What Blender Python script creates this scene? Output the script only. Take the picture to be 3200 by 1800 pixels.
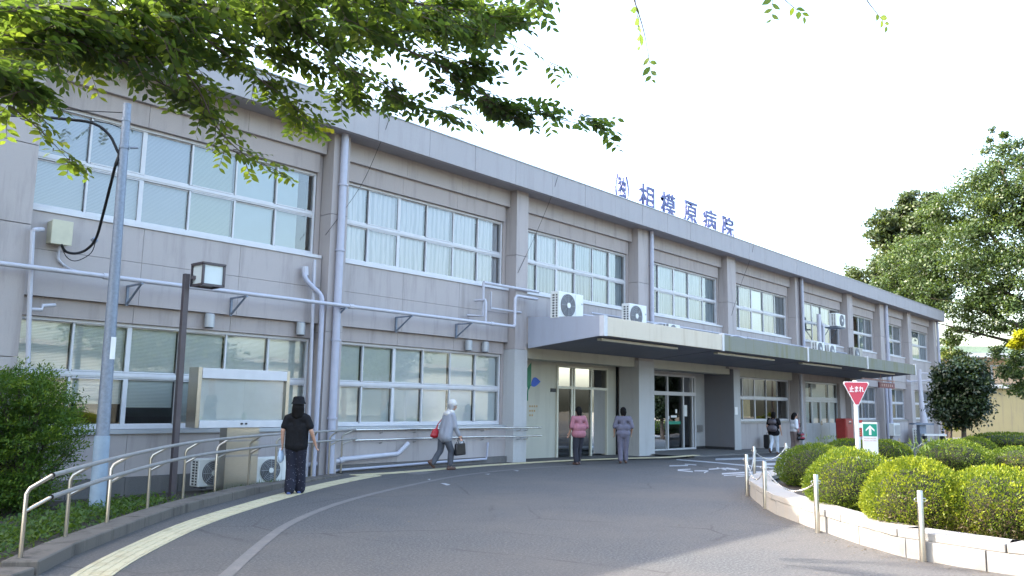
import bpy, bmesh, math, random
import numpy as np
from mathutils import Vector, Matrix, noise as mnoise

random.seed(7); rng = np.random.default_rng(11)
for o in list(bpy.data.objects): bpy.data.objects.remove(o)
SC = bpy.context.scene
COL = SC.collection

# ---------------------------------------------------------------- camera
FPX, IW, IH, EYE = 2550.0, 3200.0, 1800.0, 1.6
YAW, PITCH, ROLL = math.radians(48.631), math.radians(8.004), math.radians(0.985)
fw = np.array([math.sin(YAW)*math.cos(PITCH), math.cos(YAW)*math.cos(PITCH), math.sin(PITCH)])
r0 = np.array([math.cos(YAW), -math.sin(YAW), 0.0]); u0 = np.cross(r0, fw)
rt = r0*math.cos(ROLL)+u0*math.sin(ROLL); up = -r0*math.sin(ROLL)+u0*math.cos(ROLL)
cd = bpy.data.cameras.new('camera'); cam = bpy.data.objects.new('camera', cd); COL.objects.link(cam)
cd.sensor_fit = 'HORIZONTAL'; cd.sensor_width = 36.0; cd.lens = FPX/IW*36.0
cd.clip_start = 0.05; cd.clip_end = 3000
M = Matrix.Identity(4)
for i in range(3):
    M[i][0], M[i][1], M[i][2] = rt[i], up[i], -fw[i]
M[0][3], M[1][3], M[2][3] = 0, 0, EYE
cam.matrix_world = M
SC.camera = cam

# ---------------------------------------------------------------- sky, sun, exposure
SUN_AZ = math.atan2(-0.62, 0.78)      # bearing of the sun from +Y towards +X
SUN_EL = math.radians(33.5)
w = bpy.data.worlds.new('World'); SC.world = w; w.use_nodes = True
nt = w.node_tree; bg = nt.nodes['Background']
sky = nt.nodes.new('ShaderNodeTexSky'); sky.sky_type = 'NISHITA'; sky.sun_disc = False
sky.sun_elevation = SUN_EL; sky.sun_rotation = SUN_AZ
sky.air_density = 1.2; sky.dust_density = 5.0; sky.ozone_density = 1.0; sky.altitude = 50
nt.links.new(sky.outputs[0], bg.inputs[0]); bg.inputs[1].default_value = 0.15
sl = bpy.data.lights.new('sun', 'SUN'); sl.energy = 2.0; sl.angle = math.radians(0.53); sl.color = (1.0, 0.93, 0.82)
so = bpy.data.objects.new('sun', sl); COL.objects.link(so)
sd = Vector((math.sin(SUN_AZ)*math.cos(SUN_EL), math.cos(SUN_AZ)*math.cos(SUN_EL), math.sin(SUN_EL)))
so.rotation_euler = sd.to_track_quat('Z', 'Y').to_euler(); so.location = (0, 0, 30)
SC.view_settings.view_transform = 'Standard'; SC.view_settings.look = 'None'
SC.view_settings.gamma = 1.0; SC.view_settings.use_curve_mapping = False
SC.view_settings.exposure = 2.85
try:
    SC.cycles.max_bounces = 8; SC.cycles.transparent_max_bounces = 12
    SC.cycles.caustics_reflective = False; SC.cycles.caustics_refractive = False
except Exception: pass

# ---------------------------------------------------------------- pixel -> place
def ray(x, y): return fw+rt*((x-IW/2)/FPX)-up*((y-IH/2)/FPX)
C0 = np.array([0, 0, EYE])
def at_z(x, y, z=0.0): d = ray(x, y); return C0+d*((z-EYE)/d[2])
def at_y(x, y, Y): d = ray(x, y); return C0+d*(Y/d[1])
def at_x(x, y, X): d = ray(x, y); return C0+d*(X/d[0])
def at_d(x, y, D): d = ray(x, y); return C0+d*(D/math.hypot(d[0], d[1]))
def gz(X): return -0.010*max(0.0, X-17.0)

# ---------------------------------------------------------------- object helpers
def link(name, me, mat=None, parent=None, smooth=False):
    o = bpy.data.objects.new(name, me); COL.objects.link(o)
    if mat is not None and not me.materials: me.materials.append(mat)
    if parent is not None: o.parent = parent
    if smooth: me.shade_smooth()
    return o
LOCAL = set()
def org(p):
    v = Vector((0, 0, 0))
    if p is not None and p.name in LOCAL: return v
    while p is not None: v = v+p.location; p = p.parent
    return v
def thing(name, label, cat, loc=(0, 0, 0), group=None):
    o = bpy.data.objects.new(name, None); COL.objects.link(o); o.location = tuple(float(c) for c in loc); o.empty_display_size = .2
    o['label'] = label; o['category'] = cat
    if group: o['group'] = group
    return o
def tag(o, label, cat, group=None):
    o['label'] = label; o['category'] = cat
    if group: o['group'] = group
    return o
def struct(o): o['kind'] = 'structure'; return o
class MB:
    "collects world-space shapes; build() makes ONE mesh object, its origin at its parent's"
    def __init__(s): s.v = []; s.f = []
    def add(s, vs, fs):
        n = len(s.v); s.v += [tuple(float(c) for c in p) for p in vs]; s.f += [tuple(i+n for i in q) for q in fs]; return s
    def box(s, x0, x1, y0, y1, z0, z1):
        return s.add([(x0,y0,z0),(x1,y0,z0),(x1,y1,z0),(x0,y1,z0),(x0,y0,z1),(x1,y0,z1),(x1,y1,z1),(x0,y1,z1)],
                     [(0,3,2,1),(4,5,6,7),(0,1,5,4),(1,2,6,5),(2,3,7,6),(3,0,4,7)])
    def obox(s, c, ax, ay, az):
        c = np.array(c, float); ax, ay, az = (np.array(a, float) for a in (ax, ay, az)); vs = []
        for k in (-1, 1):
            for i, j in ((-1,-1),(1,-1),(1,1),(-1,1)): vs.append(c+ax*i+ay*j+az*k)
        return s.add(vs, [(0,3,2,1),(4,5,6,7),(0,1,5,4),(1,2,6,5),(2,3,7,6),(3,0,4,7)])
    def tube(s, pts, r, n=10, caps=True):
        pts = [np.array(p, float) for p in pts]; m = len(pts)
        rs = r if isinstance(r, (list, tuple, np.ndarray)) else [r]*m
        ref = None; base = len(s.v); vs = []; fs = []
        for i, p in enumerate(pts):
            t = (pts[min(i+1, m-1)]-pts[max(i-1, 0)]); t = t/(np.linalg.norm(t)+1e-12)
            if ref is None:
                a = np.array([0, 0, 1.0]) if abs(t[2]) < .9 else np.array([1.0, 0, 0]); ref = np.cross(t, a)
            ref = ref-t*(ref@t); ref /= np.linalg.norm(ref)+1e-12; b = np.cross(t, ref)
            for k in range(n):
                an = 2*math.pi*k/n; vs.append(p+(ref*math.cos(an)+b*math.sin(an))*rs[i])
        for i in range(m-1):
            for k in range(n):
                fs.append((i*n+k, i*n+(k+1)%n, (i+1)*n+(k+1)%n, (i+1)*n+k))
        if caps: fs.append(tuple(range(n-1, -1, -1))); fs.append(tuple((m-1)*n+k for k in range(n)))
        return s.add(vs, fs)
    def cyl(s, p0, p1, r, n=14): return s.tube([p0, p1], r, n)
    def prism(s, poly, off):
        "poly: list of 3d points, extruded by off"
        n = len(poly); P = [np.array(p, float) for p in poly]; off = np.array(off, float)
        return s.add(P+[p+off for p in P], [tuple(range(n-1, -1, -1)), tuple(range(n, 2*n))]+[(i, (i+1)%n, (i+1)%n+n, i+n) for i in range(n)])
    def build(s, name, mat, parent=None, bevel=0, smooth=False, loc=None):
        o0 = org(parent) if parent is not None else (Vector(loc) if loc is not None else Vector((0,0,0)))
        me = bpy.data.meshes.new(name)
        me.from_pydata([(a-o0[0], b-o0[1], c-o0[2]) for a, b, c in s.v], [], s.f)
        bm = bmesh.new(); bm.from_mesh(me)
        bmesh.ops.recalc_face_normals(bm, faces=bm.faces)
        if bevel:
            bmesh.ops.bevel(bm, geom=list(bm.edges), offset=bevel, segments=1, affect='EDGES', clamp_overlap=True)
        bm.to_mesh(me); bm.free()
        o = link(name, me, mat, parent)
        if parent is None and loc is not None: o.location = loc
        if smooth:
            me.shade_smooth()
            try: me.set_sharp_from_angle(angle=math.radians(40))
            except Exception: pass
        return o
def box(name, x0, x1, y0, y1, z0, z1, mat, parent=None, bevel=0, loc=None):
    return MB().box(x0, x1, y0, y1, z0, z1).build(name, mat, parent, bevel, loc=loc)
def copy_tree(o, parent=None):
    c = o.copy(); COL.objects.link(c); c.parent = parent
    for ch in list(o.children): copy_tree(ch, c)
    return c
def bez(pts, n=8):
    "smooth polyline (Catmull-Rom)"
    P = [np.array(p, float) for p in pts]; out = []
    for i in range(len(P)-1):
        a, b, c, d = P[max(i-1,0)], P[i], P[i+1], P[min(i+2, len(P)-1)]
        for k in range(n):
            t = k/n; out.append(.5*((2*b)+(c-a)*t+(2*a-5*b+4*c-d)*t*t+(3*b-a-3*c+d)*t**3))
    out.append(P[-1]); return out
def resample(pts, step):
    P = [np.array(p, float) for p in pts]; d = [0]
    for a, b in zip(P, P[1:]): d.append(d[-1]+np.linalg.norm(b-a))
    n = max(1, int(round(d[-1]/step))); out = []
    for k in range(n+1):
        t = d[-1]*k/n; i = max(0, min(len(P)-2, int(np.searchsorted(d, t, 'right')-1)))
        out.append(P[i]+(P[i+1]-P[i])*((t-d[i])/max(1e-9, d[i+1]-d[i])))
    return out
def ribbon(pts, w, z):
    "left/right edge of a flat path"
    P = [np.array(p[:2], float) for p in pts]; L = []; R = []
    for i, p in enumerate(P):
        t = P[min(i+1, len(P)-1)]-P[max(i-1, 0)]; t /= np.linalg.norm(t); n = np.array([-t[1], t[0]])
        L.append(p+n*w/2); R.append(p-n*w/2)
    return L, R

# ---------------------------------------------------------------- materials
def nodes(name):
    m = bpy.data.materials.new(name); m.use_nodes = True; t = m.node_tree
    return m, t, t.nodes['Principled BSDF']
def coords(t, scale=(1, 1, 1)):
    g = t.nodes.new('ShaderNodeNewGeometry'); mp = t.nodes.new('ShaderNodeMapping'); mp.inputs['Scale'].default_value = scale
    t.links.new(g.outputs['Position'], mp.inputs[0]); return mp.outputs[0]
def noisen(t, vec, scale, detail=4, rough=.6):
    n = t.nodes.new('ShaderNodeTexNoise'); n.inputs['Scale'].default_value = scale; n.inputs['Detail'].default_value = detail
    n.inputs['Roughness'].default_value = rough; t.links.new(vec, n.inputs['Vector']); return n.outputs['Fac']
def ramp(t, fac, stops):
    r = t.nodes.new('ShaderNodeValToRGB'); e = r.color_ramp.elements
    while len(e) < len(stops): e.new(.5)
    for el, (p, c) in zip(e, stops): el.position = p; el.color = (*c, 1)
    t.links.new(fac, r.inputs[0]); return r.outputs[0]
def mixc(t, fac, a, b, mode='MIX'):
    m = t.nodes.new('ShaderNodeMix'); m.data_type = 'RGBA'; m.blend_type = mode
    for sck, v in ((0, fac), (6, a), (7, b)):
        if isinstance(v, (int, float)): m.inputs[sck].default_value = v
        elif isinstance(v, tuple): m.inputs[sck].default_value = (*v, 1)
        else: t.links.new(v, m.inputs[sck])
    return m.outputs[2]
def bump(t, b, h, strength, dist=.01):
    n = t.nodes.new('ShaderNodeBump'); n.inputs['Strength'].default_value = strength; n.inputs['Distance'].default_value = dist
    t.links.new(h, n.inputs['Height']); t.links.new(n.outputs[0], b.inputs['Normal'])
def plain(name, c, rough=.6, metal=0, var=.12, scale=6, bmp=0, bscale=80, stretch=(1, 1, 1), spec=.5):
    m, t, b = nodes(name); v = coords(t, stretch)
    n = noisen(t, v, scale, 5); lo = tuple(x*(1-var) for x in c); hi = tuple(min(1, x*(1+var)) for x in c)
    t.links.new(ramp(t, n, [(.3, lo), (.7, hi)]), b.inputs['Base Color'])
    b.inputs['Roughness'].default_value = rough; b.inputs['Metallic'].default_value = metal
    b.inputs['Specular IOR Level'].default_value = spec
    if bmp: bump(t, b, noisen(t, v, bscale, 3), bmp, .004)
    return m
def wall_mat(name, c, stain=.24, fine=.10, stainc=(.20, .18, .17)):
    m, t, b = nodes(name); v = coords(t)
    fine_n = noisen(t, v, 160, 2); big = noisen(t, v, .9, 5, .65); st = noisen(t, coords(t, (3.2, 3.2, .35)), 1.1, 5, .7)
    base = ramp(t, fine_n, [(.25, tuple(x*(1-fine) for x in c)), (.75, tuple(min(1, x*(1+fine)) for x in c))])
    base = mixc(t, ramp(t, big, [(.35, (0, 0, 0)), (.75, (.5, .5, .5))]), base, tuple(x*.9 for x in c))
    s = ramp(t, st, [(.50, (0, 0, 0)), (.80, (stain*2.6,)*3)])
    base = mixc(t, s, base, stainc)
    t.links.new(base, b.inputs['Base Color']); b.inputs['Roughness'].default_value = .85; b.inputs['Specular IOR Level'].default_value = .25
    bump(t, b, fine_n, .35, .004); return m
def leaf_mat(name, stops, trans=.45, rough=.45, tcol=None):
    m, t, b = nodes(name)
    a = t.nodes.new('ShaderNodeAttribute'); a.attribute_name = 'tint'
    col = ramp(t, a.outputs['Fac'], stops); t.links.new(col, b.inputs['Base Color']); b.inputs['Roughness'].default_value = rough
    b.inputs['Specular IOR Level'].default_value = .35
    tr = t.nodes.new('ShaderNodeBsdfTranslucent'); mx = t.nodes.new('ShaderNodeMixShader'); mx.inputs[0].default_value = trans
    tc = mixc(t, .5, mixc(t, 1.0, col, (2.1, 2.0, 1.1), 'MULTIPLY'), tcol if tcol else (.13, .20, .015)); t.links.new(tc, tr.inputs[0])
    t.links.new(b.outputs[0], mx.inputs[1]); t.links.new(tr.outputs[0], mx.inputs[2])
    t.links.new(mx.outputs[0], t.nodes['Material Output'].inputs[0]); return m
def glass_mat(name, tint=(.95, .97, .97), refl=.07, ior=1.5, rough=.015, gtint=(.95, .98, 1)):
    m, t, b = nodes(name); t.nodes.remove(b)
    tr = t.nodes.new('ShaderNodeBsdfTransparent'); tr.inputs[0].default_value = (*tint, 1)
    gl = t.nodes.new('ShaderNodeBsdfGlossy'); gl.inputs[0].default_value = (*gtint, 1); gl.inputs['Roughness'].default_value = rough
    fr = t.nodes.new('ShaderNodeFresnel'); fr.inputs[0].default_value = ior
    ad = t.nodes.new('ShaderNodeMath'); ad.operation = 'ADD'; ad.use_clamp = True; ad.inputs[1].default_value = refl; t.links.new(fr.outputs[0], ad.inputs[0])
    v = coords(t); bp = t.nodes.new('ShaderNodeBump'); bp.inputs['Strength'].default_value = .03; bp.inputs['Distance'].default_value = .02
    t.links.new(noisen(t, v, 1.6, 2), bp.inputs['Height']); t.links.new(bp.outputs[0], gl.inputs['Normal'])
    mx = t.nodes.new('ShaderNodeMixShader'); t.links.new(ad.outputs[0], mx.inputs[0]); t.links.new(tr.outputs[0], mx.inputs[1]); t.links.new(gl.outputs[0], mx.inputs[2])
    t.links.new(mx.outputs[0], t.nodes['Material Output'].inputs[0]); return m
def slat_mat(name, c, dark, pitch=.026, axis='z'):
    "fine blind slats or curtain folds"
    m, t, b = nodes(name); v = coords(t, (1, 1, 1)); wv = t.nodes.new('ShaderNodeTexWave'); wv.wave_type = 'BANDS'
    wv.bands_direction = 'Z' if axis == 'z' else 'X'; wv.inputs['Scale'].default_value = .314/pitch; wv.inputs['Distortion'].default_value = 0 if axis == 'z' else 2.5
    wv.inputs['Detail'].default_value = 1.5; wv.inputs['Detail Scale'].default_value = .6; t.links.new(v, wv.inputs[0])
    t.links.new(ramp(t, wv.outputs['Fac'], [(.1, dark), (.55, c)]), b.inputs['Base Color']); b.inputs['Roughness'].default_value = .7
    bump(t, b, wv.outputs['Fac'], .5, .01); return m

WALLC = (.425, .385, .375)
MT = dict(
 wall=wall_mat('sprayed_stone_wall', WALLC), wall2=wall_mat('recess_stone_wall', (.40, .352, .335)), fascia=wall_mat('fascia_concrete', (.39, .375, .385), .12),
 granite=wall_mat('pale_granite_cladding', (.46, .46, .46), .1, .22), cream=wall_mat('cream_plaster', (.50, .49, .42), .1), dgranite=wall_mat('dark_wall', (.20, .20, .22), .15),
 gap=plain('joint_sealant', (.09, .08, .08), .9), alu=plain('white_aluminium', (.56, .56, .58), .42, 0, .05), alud=plain('grey_aluminium', (.40, .42, .44), .4, .2, .05),
 alub=plain('bronze_aluminium', (.30, .29, .28), .4, .3), steel=plain('stainless_steel', (.62, .59, .54), .24, 1.0, .08, 20), steelw=plain('brushed_stainless', (.44, .41, .36), .30, .95, .06, 12, stretch=(1, 1, 8)),
 galv=plain('galvanised_steel', (.20, .235, .295), .5, .35, .16, 24), pvc=plain('grey_pvc_pipe', (.40, .41, .49), .45, 0, .05), pvcw=plain('pale_pvc_pipe', (.46, .46, .51), .5, 0, .05),
 white=plain('white_paint', (.78, .78, .77), .45, 0, .06, 5), acw=plain('air_conditioner_white', (.70, .71, .68), .5, 0, .06, 4), fan=plain('fan_grey', (.13, .13, .14), .6), dark=plain('dark_grille', (.035, .035, .038), .6), black=plain('black_rubber', (.012, .012, .013), .5, spec=.3),
 bronze=plain('dark_bronze_paint', (.075, .062, .07), .45, .2), milk=plain('milky_acrylic', (.60, .66, .66), .3, 0, .03), beige=plain('beige_metal_box', (.50, .48, .36), .5, 0, .06),
 canopyc=wall_mat('stained_cream_lit_panel', (.64, .565, .45), .25, .05, (.42, .33, .22)), canopyg=wall_mat('mossy_grey_panel', (.235, .24, .20), .6, .06, (.20, .19, .09)), canopyside=wall_mat('blue_shade_panel', (.36, .38, .44), .08, .04),  # colour: cream panel warmed like sunlit-ground bounce, side panel blued like shade
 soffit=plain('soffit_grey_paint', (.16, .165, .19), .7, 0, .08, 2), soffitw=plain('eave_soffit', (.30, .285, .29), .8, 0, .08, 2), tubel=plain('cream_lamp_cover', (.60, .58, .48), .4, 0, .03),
 red=plain('red_painted_metal', (.36, .035, .03), .4, 0, .1), redsign=plain('faded_red_sign', (.50, .055, .09), .45, 0, .06), green=plain('green_sign_paint', (.01, .26, .17), .45, 0, .05), blue=plain('logo_blue', (.02, .09, .50), .5), lgreen=plain('logo_green', (.02, .20, .11), .5),
 signblue=plain('blue_letter_paint', (.035, .05, .19), .45, 0, .06), maroon=plain('maroon_sign', (.16, .02, .035), .5), ochre=plain('ochre_print', (.42, .27, .12), .6), pink=plain('pink_paint', (.6, .38, .36), .6),
 granitew=wall_mat('white_granite', (.295, .285, .272), .16, .12, (.36, .27, .19)), kerb=wall_mat('old_kerb_concrete', (.135, .12, .105), .5, .16, (.05, .045, .04)), soil=plain('dark_soil', (.035, .027, .02), .95, 0, .3, 18, .8, 30),
 skin=plain('skin', (.48, .27, .19), .5, 0, .05), hairb=plain('black_hair', (.006, .005, .005), .75, 0, .3, 60, .6, 60, (1, 1, .15), spec=.15), bark=plain('bark', (.085, .068, .058), .9, 0, .35, 14, .8, 30, (1, 1, .3)),
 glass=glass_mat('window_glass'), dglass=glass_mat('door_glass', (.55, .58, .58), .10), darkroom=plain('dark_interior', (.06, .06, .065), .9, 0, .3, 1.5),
 blindb=slat_mat('venetian_blind_bluish', (.27, .31, .385), (.18, .21, .275)), blindg=slat_mat('venetian_blind_greenish', (.82, .87, .83), (.62, .68, .63)), blindu=slat_mat('venetian_blind_greenish_dimmed', (.30, .36, .325), (.20, .25, .22)), blindx=plain('roller_blind_pale_blue', (.34, .42, .45), .8, 0, .06, 2), blindw=plain('roller_blind_white', (.78, .83, .83), .8, 0, .04, 2),  # upper blinds are ground-floor ones coloured darker to offset stronger light upstairs
 curt=slat_mat('pleated_curtain', (.50, .50, .55), (.30, .31, .36), .15, 'x'), curtb=slat_mat('pale_blue_curtain', (.34, .41, .46), (.19, .245, .29), .13, 'x'), curtg=slat_mat('grey_curtain', (.27, .295, .32), (.13, .145, .165), .17, 'x'),
)
# ================================================================ ground
def asphalt():
    m, t, b = nodes('asphalt'); v = coords(t)
    f = noisen(t, v, 95, 3, .7); big = noisen(t, v, .35, 5, .6); mid = noisen(t, v, 2.2, 5, .65)
    c = ramp(t, f, [(.28, (.040, .040, .041)), (.5, (.075, .075, .077)), (.74, (.135, .134, .135))])
    grit = noisen(t, v, 34, 2, .8); c = mixc(t, .55, c, ramp(t, grit, [(.30, (.018, .018, .018)), (.5, (.075, .074, .074)), (.70, (.20, .195, .19))]))
    c = mixc(t, ramp(t, big, [(.38, (0, 0, 0)), (.66, (.55, .55, .55))]), c, (.125, .109, .095))  # large patches: brown dust, with warm sun dapple mixed into the tone
    c = mixc(t, ramp(t, mid, [(.5, (0, 0, 0)), (.8, (.45, .45, .45))]), c, (.06, .058, .057))
    vo = t.nodes.new('ShaderNodeTexVoronoi'); vo.feature = 'DISTANCE_TO_EDGE'; vo.inputs['Scale'].default_value = .42
    dn = t.nodes.new('ShaderNodeTexNoise'); dn.inputs['Scale'].default_value = 1.5; dn.inputs['Detail'].default_value = 6; t.links.new(v, dn.inputs['Vector'])
    ad = t.nodes.new('ShaderNodeMix'); ad.data_type = 'VECTOR'; ad.inputs[0].default_value = .12; t.links.new(v, ad.inputs[4]); t.links.new(dn.outputs['Color'], ad.inputs[5])
    t.links.new(ad.outputs[1], vo.inputs['Vector'])
    ck = ramp(t, vo.outputs['Distance'], [(.0, (.55, .55, .55)), (.010, (0, 0, 0))])
    ck = mixc(t, 1.0, ck, ramp(t, noisen(t, v, .5, 3), [(.45, (0, 0, 0)), (.62, (1, 1, 1))]), 'MULTIPLY')
    c = mixc(t, ck, c, (.025, .022, .02))
    t.links.new(c, b.inputs['Base Color']); b.inputs['Roughness'].default_value = .82; b.inputs['Specular IOR Level'].default_value = .35
    bump(t, b, f, .55, .008); return m
MT['asphalt'] = asphalt()
MT['earth'] = plain('earth', (.10, .085, .06), .95, 0, .35, 1.2, .6, 20)
MT['gutter'] = wall_mat('gutter_concrete', (.15, .145, .14), .5, .3)
MT['paint'] = wall_mat('road_paint', (.36, .37, .385), .5, .3, (.16, .16, .16))
MT['yellow'] = wall_mat('yellow_tactile', (.50, .445, .30), .45, .16, (.34, .28, .17))
def sheet(name, x0, x1, y0, y1, dz, mat, nx=40):
    xs = sorted(set([x0, x1, 17.0]+[x0+(x1-x0)*i/nx for i in range(nx+1)])); xs = [x for x in xs if x0 <= x <= x1]; v = []; f = []
    for x in xs: v += [(x, y0, gz(x)+dz), (x, y1, gz(x)+dz)]
    for i in range(len(xs)-1): f.append((2*i, 2*i+2, 2*i+3, 2*i+1))
    return struct(MB().add(v, f).build(name, mat))
g = 700.0
struct(MB().add([(-g, -g, -7.2), (g, -g, -7.2), (g, g, -7.2), (-g, g, -7.2)], [(0, 1, 2, 3)]).build('terrain', MT['earth']))
sheet('ground', -120, 95, -90, 80, -.36, MT['earth'], 20)
# asphalt forecourt: its left edge follows the kerb, leaving the planting strip open
KC = [(2.10, 7.35), (2.80, 8.27), (3.5, 9.13), (4.2, 9.82), (5.07, 10.69), (5.91, 11.41), (6.71, 11.96), (7.72, 12.68), (8.9, 13.42), (10.1, 14.10), (11.0, 14.60)]
kp = resample(bez([(*p, 0) for p in KC], 6), .25)
v = []; f = []
edge = [(-60, -15.0), (-6, -3.0)]+[(p[0], p[1]) for p in kp]+[(11.4, 14.9)]
for x in [12, 14, 17, 20, 23, 26, 30, 34, 38, 42, 46, 52, 60, 75, 90]: edge.append((x, 17.2))
for x, y in edge: v += [(x, y, gz(x)), (max(x, -60), -70.0, gz(x))]
for i in range(len(edge)-1): f.append((2*i, 2*i+1, 2*i+3, 2*i+2))
struct(MB().add(v, f).build('asphalt_forecourt', MT['asphalt']))
# planting strip soil behind the kerb
v = []; f = []
for p in kp: v += [(p[0], p[1], .02), (p[0]-2.2 if p[1] < 9 else p[0]-.2, 15.3, -.18)]
for i in range(len(kp)-1): f.append((2*i, 2*i+2, 2*i+3, 2*i+1))
struct(MB().add(v, f).build('planting_strip', MT['soil']))
# kerb of separate concrete blocks
KB = struct(thing('kerb', '', '', (2.8, 8.27, 0))); del KB['label']; del KB['category']
blk = resample(bez([(*p, 0) for p in KC[1:]], 6), .92)
for a, b in zip(blk, blk[1:]):
    t_ = (b-a)/np.linalg.norm(b-a); n_ = np.array([-t_[1], t_[0], 0])
    hgt = .125 if b[0] < 8 else max(.03, .125-.035*(b[0]-8))
    MB().obox((a+b)/2+np.array([0, 0, hgt/2-.06]), (b-a)/2-t_*.004, n_*.16, np.array([0, 0, hgt/2+.06])).build('kerb_block', MT['kerb'], KB, .012)
a = blk[0]; MB().obox(a+np.array([-.13, -.12, -.02]), (.13, .11, 0), (-.09, .12, 0), (0, 0, .10)).build('kerb_block', MT['kerb'], KB, .012)
# concrete gutter line sweeping across the asphalt
gp = resample(bez([at_z(*q) for q in [(640, 1850), (706, 1800), (810, 1706), (914, 1632), (1070, 1570), (1249, 1524), (1436, 1487), (1623, 1466), (1800, 1455)]], 6), .45)
L, R = ribbon(gp, .13, 0); mb = MB()
for i in range(len(gp)-1):
    z = .004; mb.add([(*L[i], z), (*R[i], z), (*R[i+1], z), (*L[i+1], z)], [(0, 1, 2, 3)])
struct(mb.build('gutter_line', MT['gutter']))
# yellow tactile paving, tile by tile
TP = struct(thing('tactile_paving', '', '', (5.55, 10.26, 0))); del TP['label']; del TP['category']
def tiles(path, w):
    pp = resample(path, .30); L, R = ribbon(pp, w, 0)
    for i in range(len(pp)-1):
        a0, b0, b1, a1 = (np.array([*q, 0.0]) for q in (L[i], R[i], R[i+1], L[i+1]))
        ct = (a0+a1+b0+b1)/4; sh = lambda p: ct+(p-ct)*.985
        a0, b0, b1, a1 = map(sh, (a0, b0, b1, a1)); mb = MB()
        mb.prism([a0+[0, 0, .001], b0+[0, 0, .001], b1+[0, 0, .001], a1+[0, 0, .001]], (0, 0, .008))
        for k in range(4):
            s0, s1 = (k+.30)/4, (k+.70)/4
            q = [a0+(b0-a0)*s0, a0+(b0-a0)*s1, a1+(b1-a1)*s1, a1+(b1-a1)*s0]; c2 = sum(q)/4
            mb.prism([c2+(p-c2)*.93+[0, 0, .009] for p in q], (0, 0, .005))
        mb.build('tile', MT['yellow'], TP)
tiles(bez([(1.85, 5.77, 0), (3.24, 7.80, 0), (4.41, 9.12, 0), (5.56, 10.22, 0), (6.92, 11.26, 0), (8.30, 12.22, 0), (9.6, 13.05, 0), (10.85, 13.72, 0), (11.55, 14.02, 0)], 8), .36)
tiles(bez([(11.2, 14.32, 0), (12.5, 14.25, 0), (14.0, 14.38, 0), (15.6, 14.50, 0), (17.3, 14.45, 0), (19.0, 14.3, 0), (21.0, 13.9, 0), (22.6, 13.4, 0), (24.5, 13.4, 0)], 8), .28)
# entrance paving slab edge (low step in front of the doors)
mb = MB()
for i in range(12):
    x0, x1 = 24.0+i*2.0, 26.0+i*2.0
    mb.add([(x0, 13.45, gz(x0)+.05), (x1, 13.45, gz(x1)+.05), (x1, 17.1, gz(x1)+.05), (x0, 17.1, gz(x0)+.05), (x0, 13.45, gz(x0)-.02), (x1, 13.45, gz(x1)-.02)], [(0, 1, 2, 3), (4, 5, 1, 0)])
struct(mb.build('entrance_pavement', MT['gutter']))
# white road markings on the drive
def patch(name, quads, mat, dz=.005):
    mb = MB()
    for q in quads:
        P = []
        for x, y in q:
            p = at_z(x, y, -.05); P.append((p[0], p[1], gz(p[0])+dz))
        mb.add(P, [tuple(range(len(P)))])
    return struct(mb.build(name, mat))
def stroke(pts, h=5):
    return [[(x0, y0-h/2), (x1, y1-h/2), (x1, y1+h/2), (x0, y0+h/2)] for (x0, y0), (x1, y1) in zip(pts, pts[1:])]
q = stroke([(2114, 1436), (2230, 1445), (2330, 1455), (2453, 1466), (2520, 1471)], 4)
q += stroke([(2236, 1434), (2300, 1431), (2412, 1427), (2480, 1425)], 7)+stroke([(2360, 1437), (2420, 1434), (2490, 1433)], 5)+stroke([(2395, 1450), (2440, 1447), (2520, 1445)], 8)
q += stroke([(2256, 1486), (2320, 1481), (2380, 1478)], 5)+stroke([(2262, 1492), (2330, 1487), (2385, 1484)], 3)+stroke([(2300, 1495), (2375, 1489)], 3)
patch('road_marking', q, MT['paint'])
q = stroke([(2092, 1459), (2120, 1458), (2150, 1457)], 4)+stroke([(2140, 1452), (2176, 1455)], 3)+stroke([(2118, 1475), (2165, 1479)], 4)+stroke([(2118, 1473), (2158, 1470)], 3)
q += stroke([(2170, 1476), (2214, 1476), (2200, 1483)], 4)+stroke([(2215, 1470), (2262, 1466), (2300, 1471)], 4)+stroke([(2240, 1464), (2270, 1472)], 3)+stroke([(2270, 1464), (2308, 1470)], 3)
patch('road_lettering', q, MT['paint'], .006)
q = [[(1376, 1519), (1392, 1519), (1408, 1524), (1396, 1526)], [(1514, 1489), (1532, 1488), (1526, 1491)], [(1604, 1478), (1622, 1477), (1618, 1480)], [(1335, 1506), (1345, 1505), (1343, 1509)]]
patch('paint_fleck', q, MT['paint'], .006)
q = [[(1265, 1488), (1300, 1480), (1360, 1484), (1310, 1491)]]
patch('repair_patch', q, MT['gutter'], .0045)

# ================================================================ hospital building
B = thing('hospital_building', 'long two storey grey stone hospital building with flat roof and ribbon windows', 'building', (17.0, 15.3, 0))
CF, SP, WN = 14.83, 15.08, 15.30       # column face, spandrel face, window plane
CL = [10.69, 17.0, 23.30, 29.84, 36.62, 43.40, 48.66, 54.0]
CR = [11.14, 17.50, 24.22, 30.58, 37.30, 44.20, 49.45, 54.7]
XE = 60.4
ZS, ZF0, ZF1 = 7.60, 7.60, 8.25
X0 = 4.70
for a, b in zip(CL, CR):
    ent = a in (17.0, 23.30, 29.84)
    zb = gz(a)-.1
    box('column', a, b, CF, WN+.3, 3.08, 5.72-.006, MT['wall'], B); box('column', a, b, CF, WN+.3, 5.72+.006, ZS, MT['wall'], B)
    if a == 29.84:
        box('column', 30.2, 30.75, CF-.01, 16.0, zb, 3.07, MT['granite'], B)
    else:
        box('column', a-(.02 if ent else 0), b+(.02 if ent else 0), CF-(.02 if ent else 0), WN+.3, zb, 3.07, MT['granite'] if ent else MT['wall'], B)
box('column', 59.75, XE, CF, WN+.3, -.6, ZS, MT['wall'], B)
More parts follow.
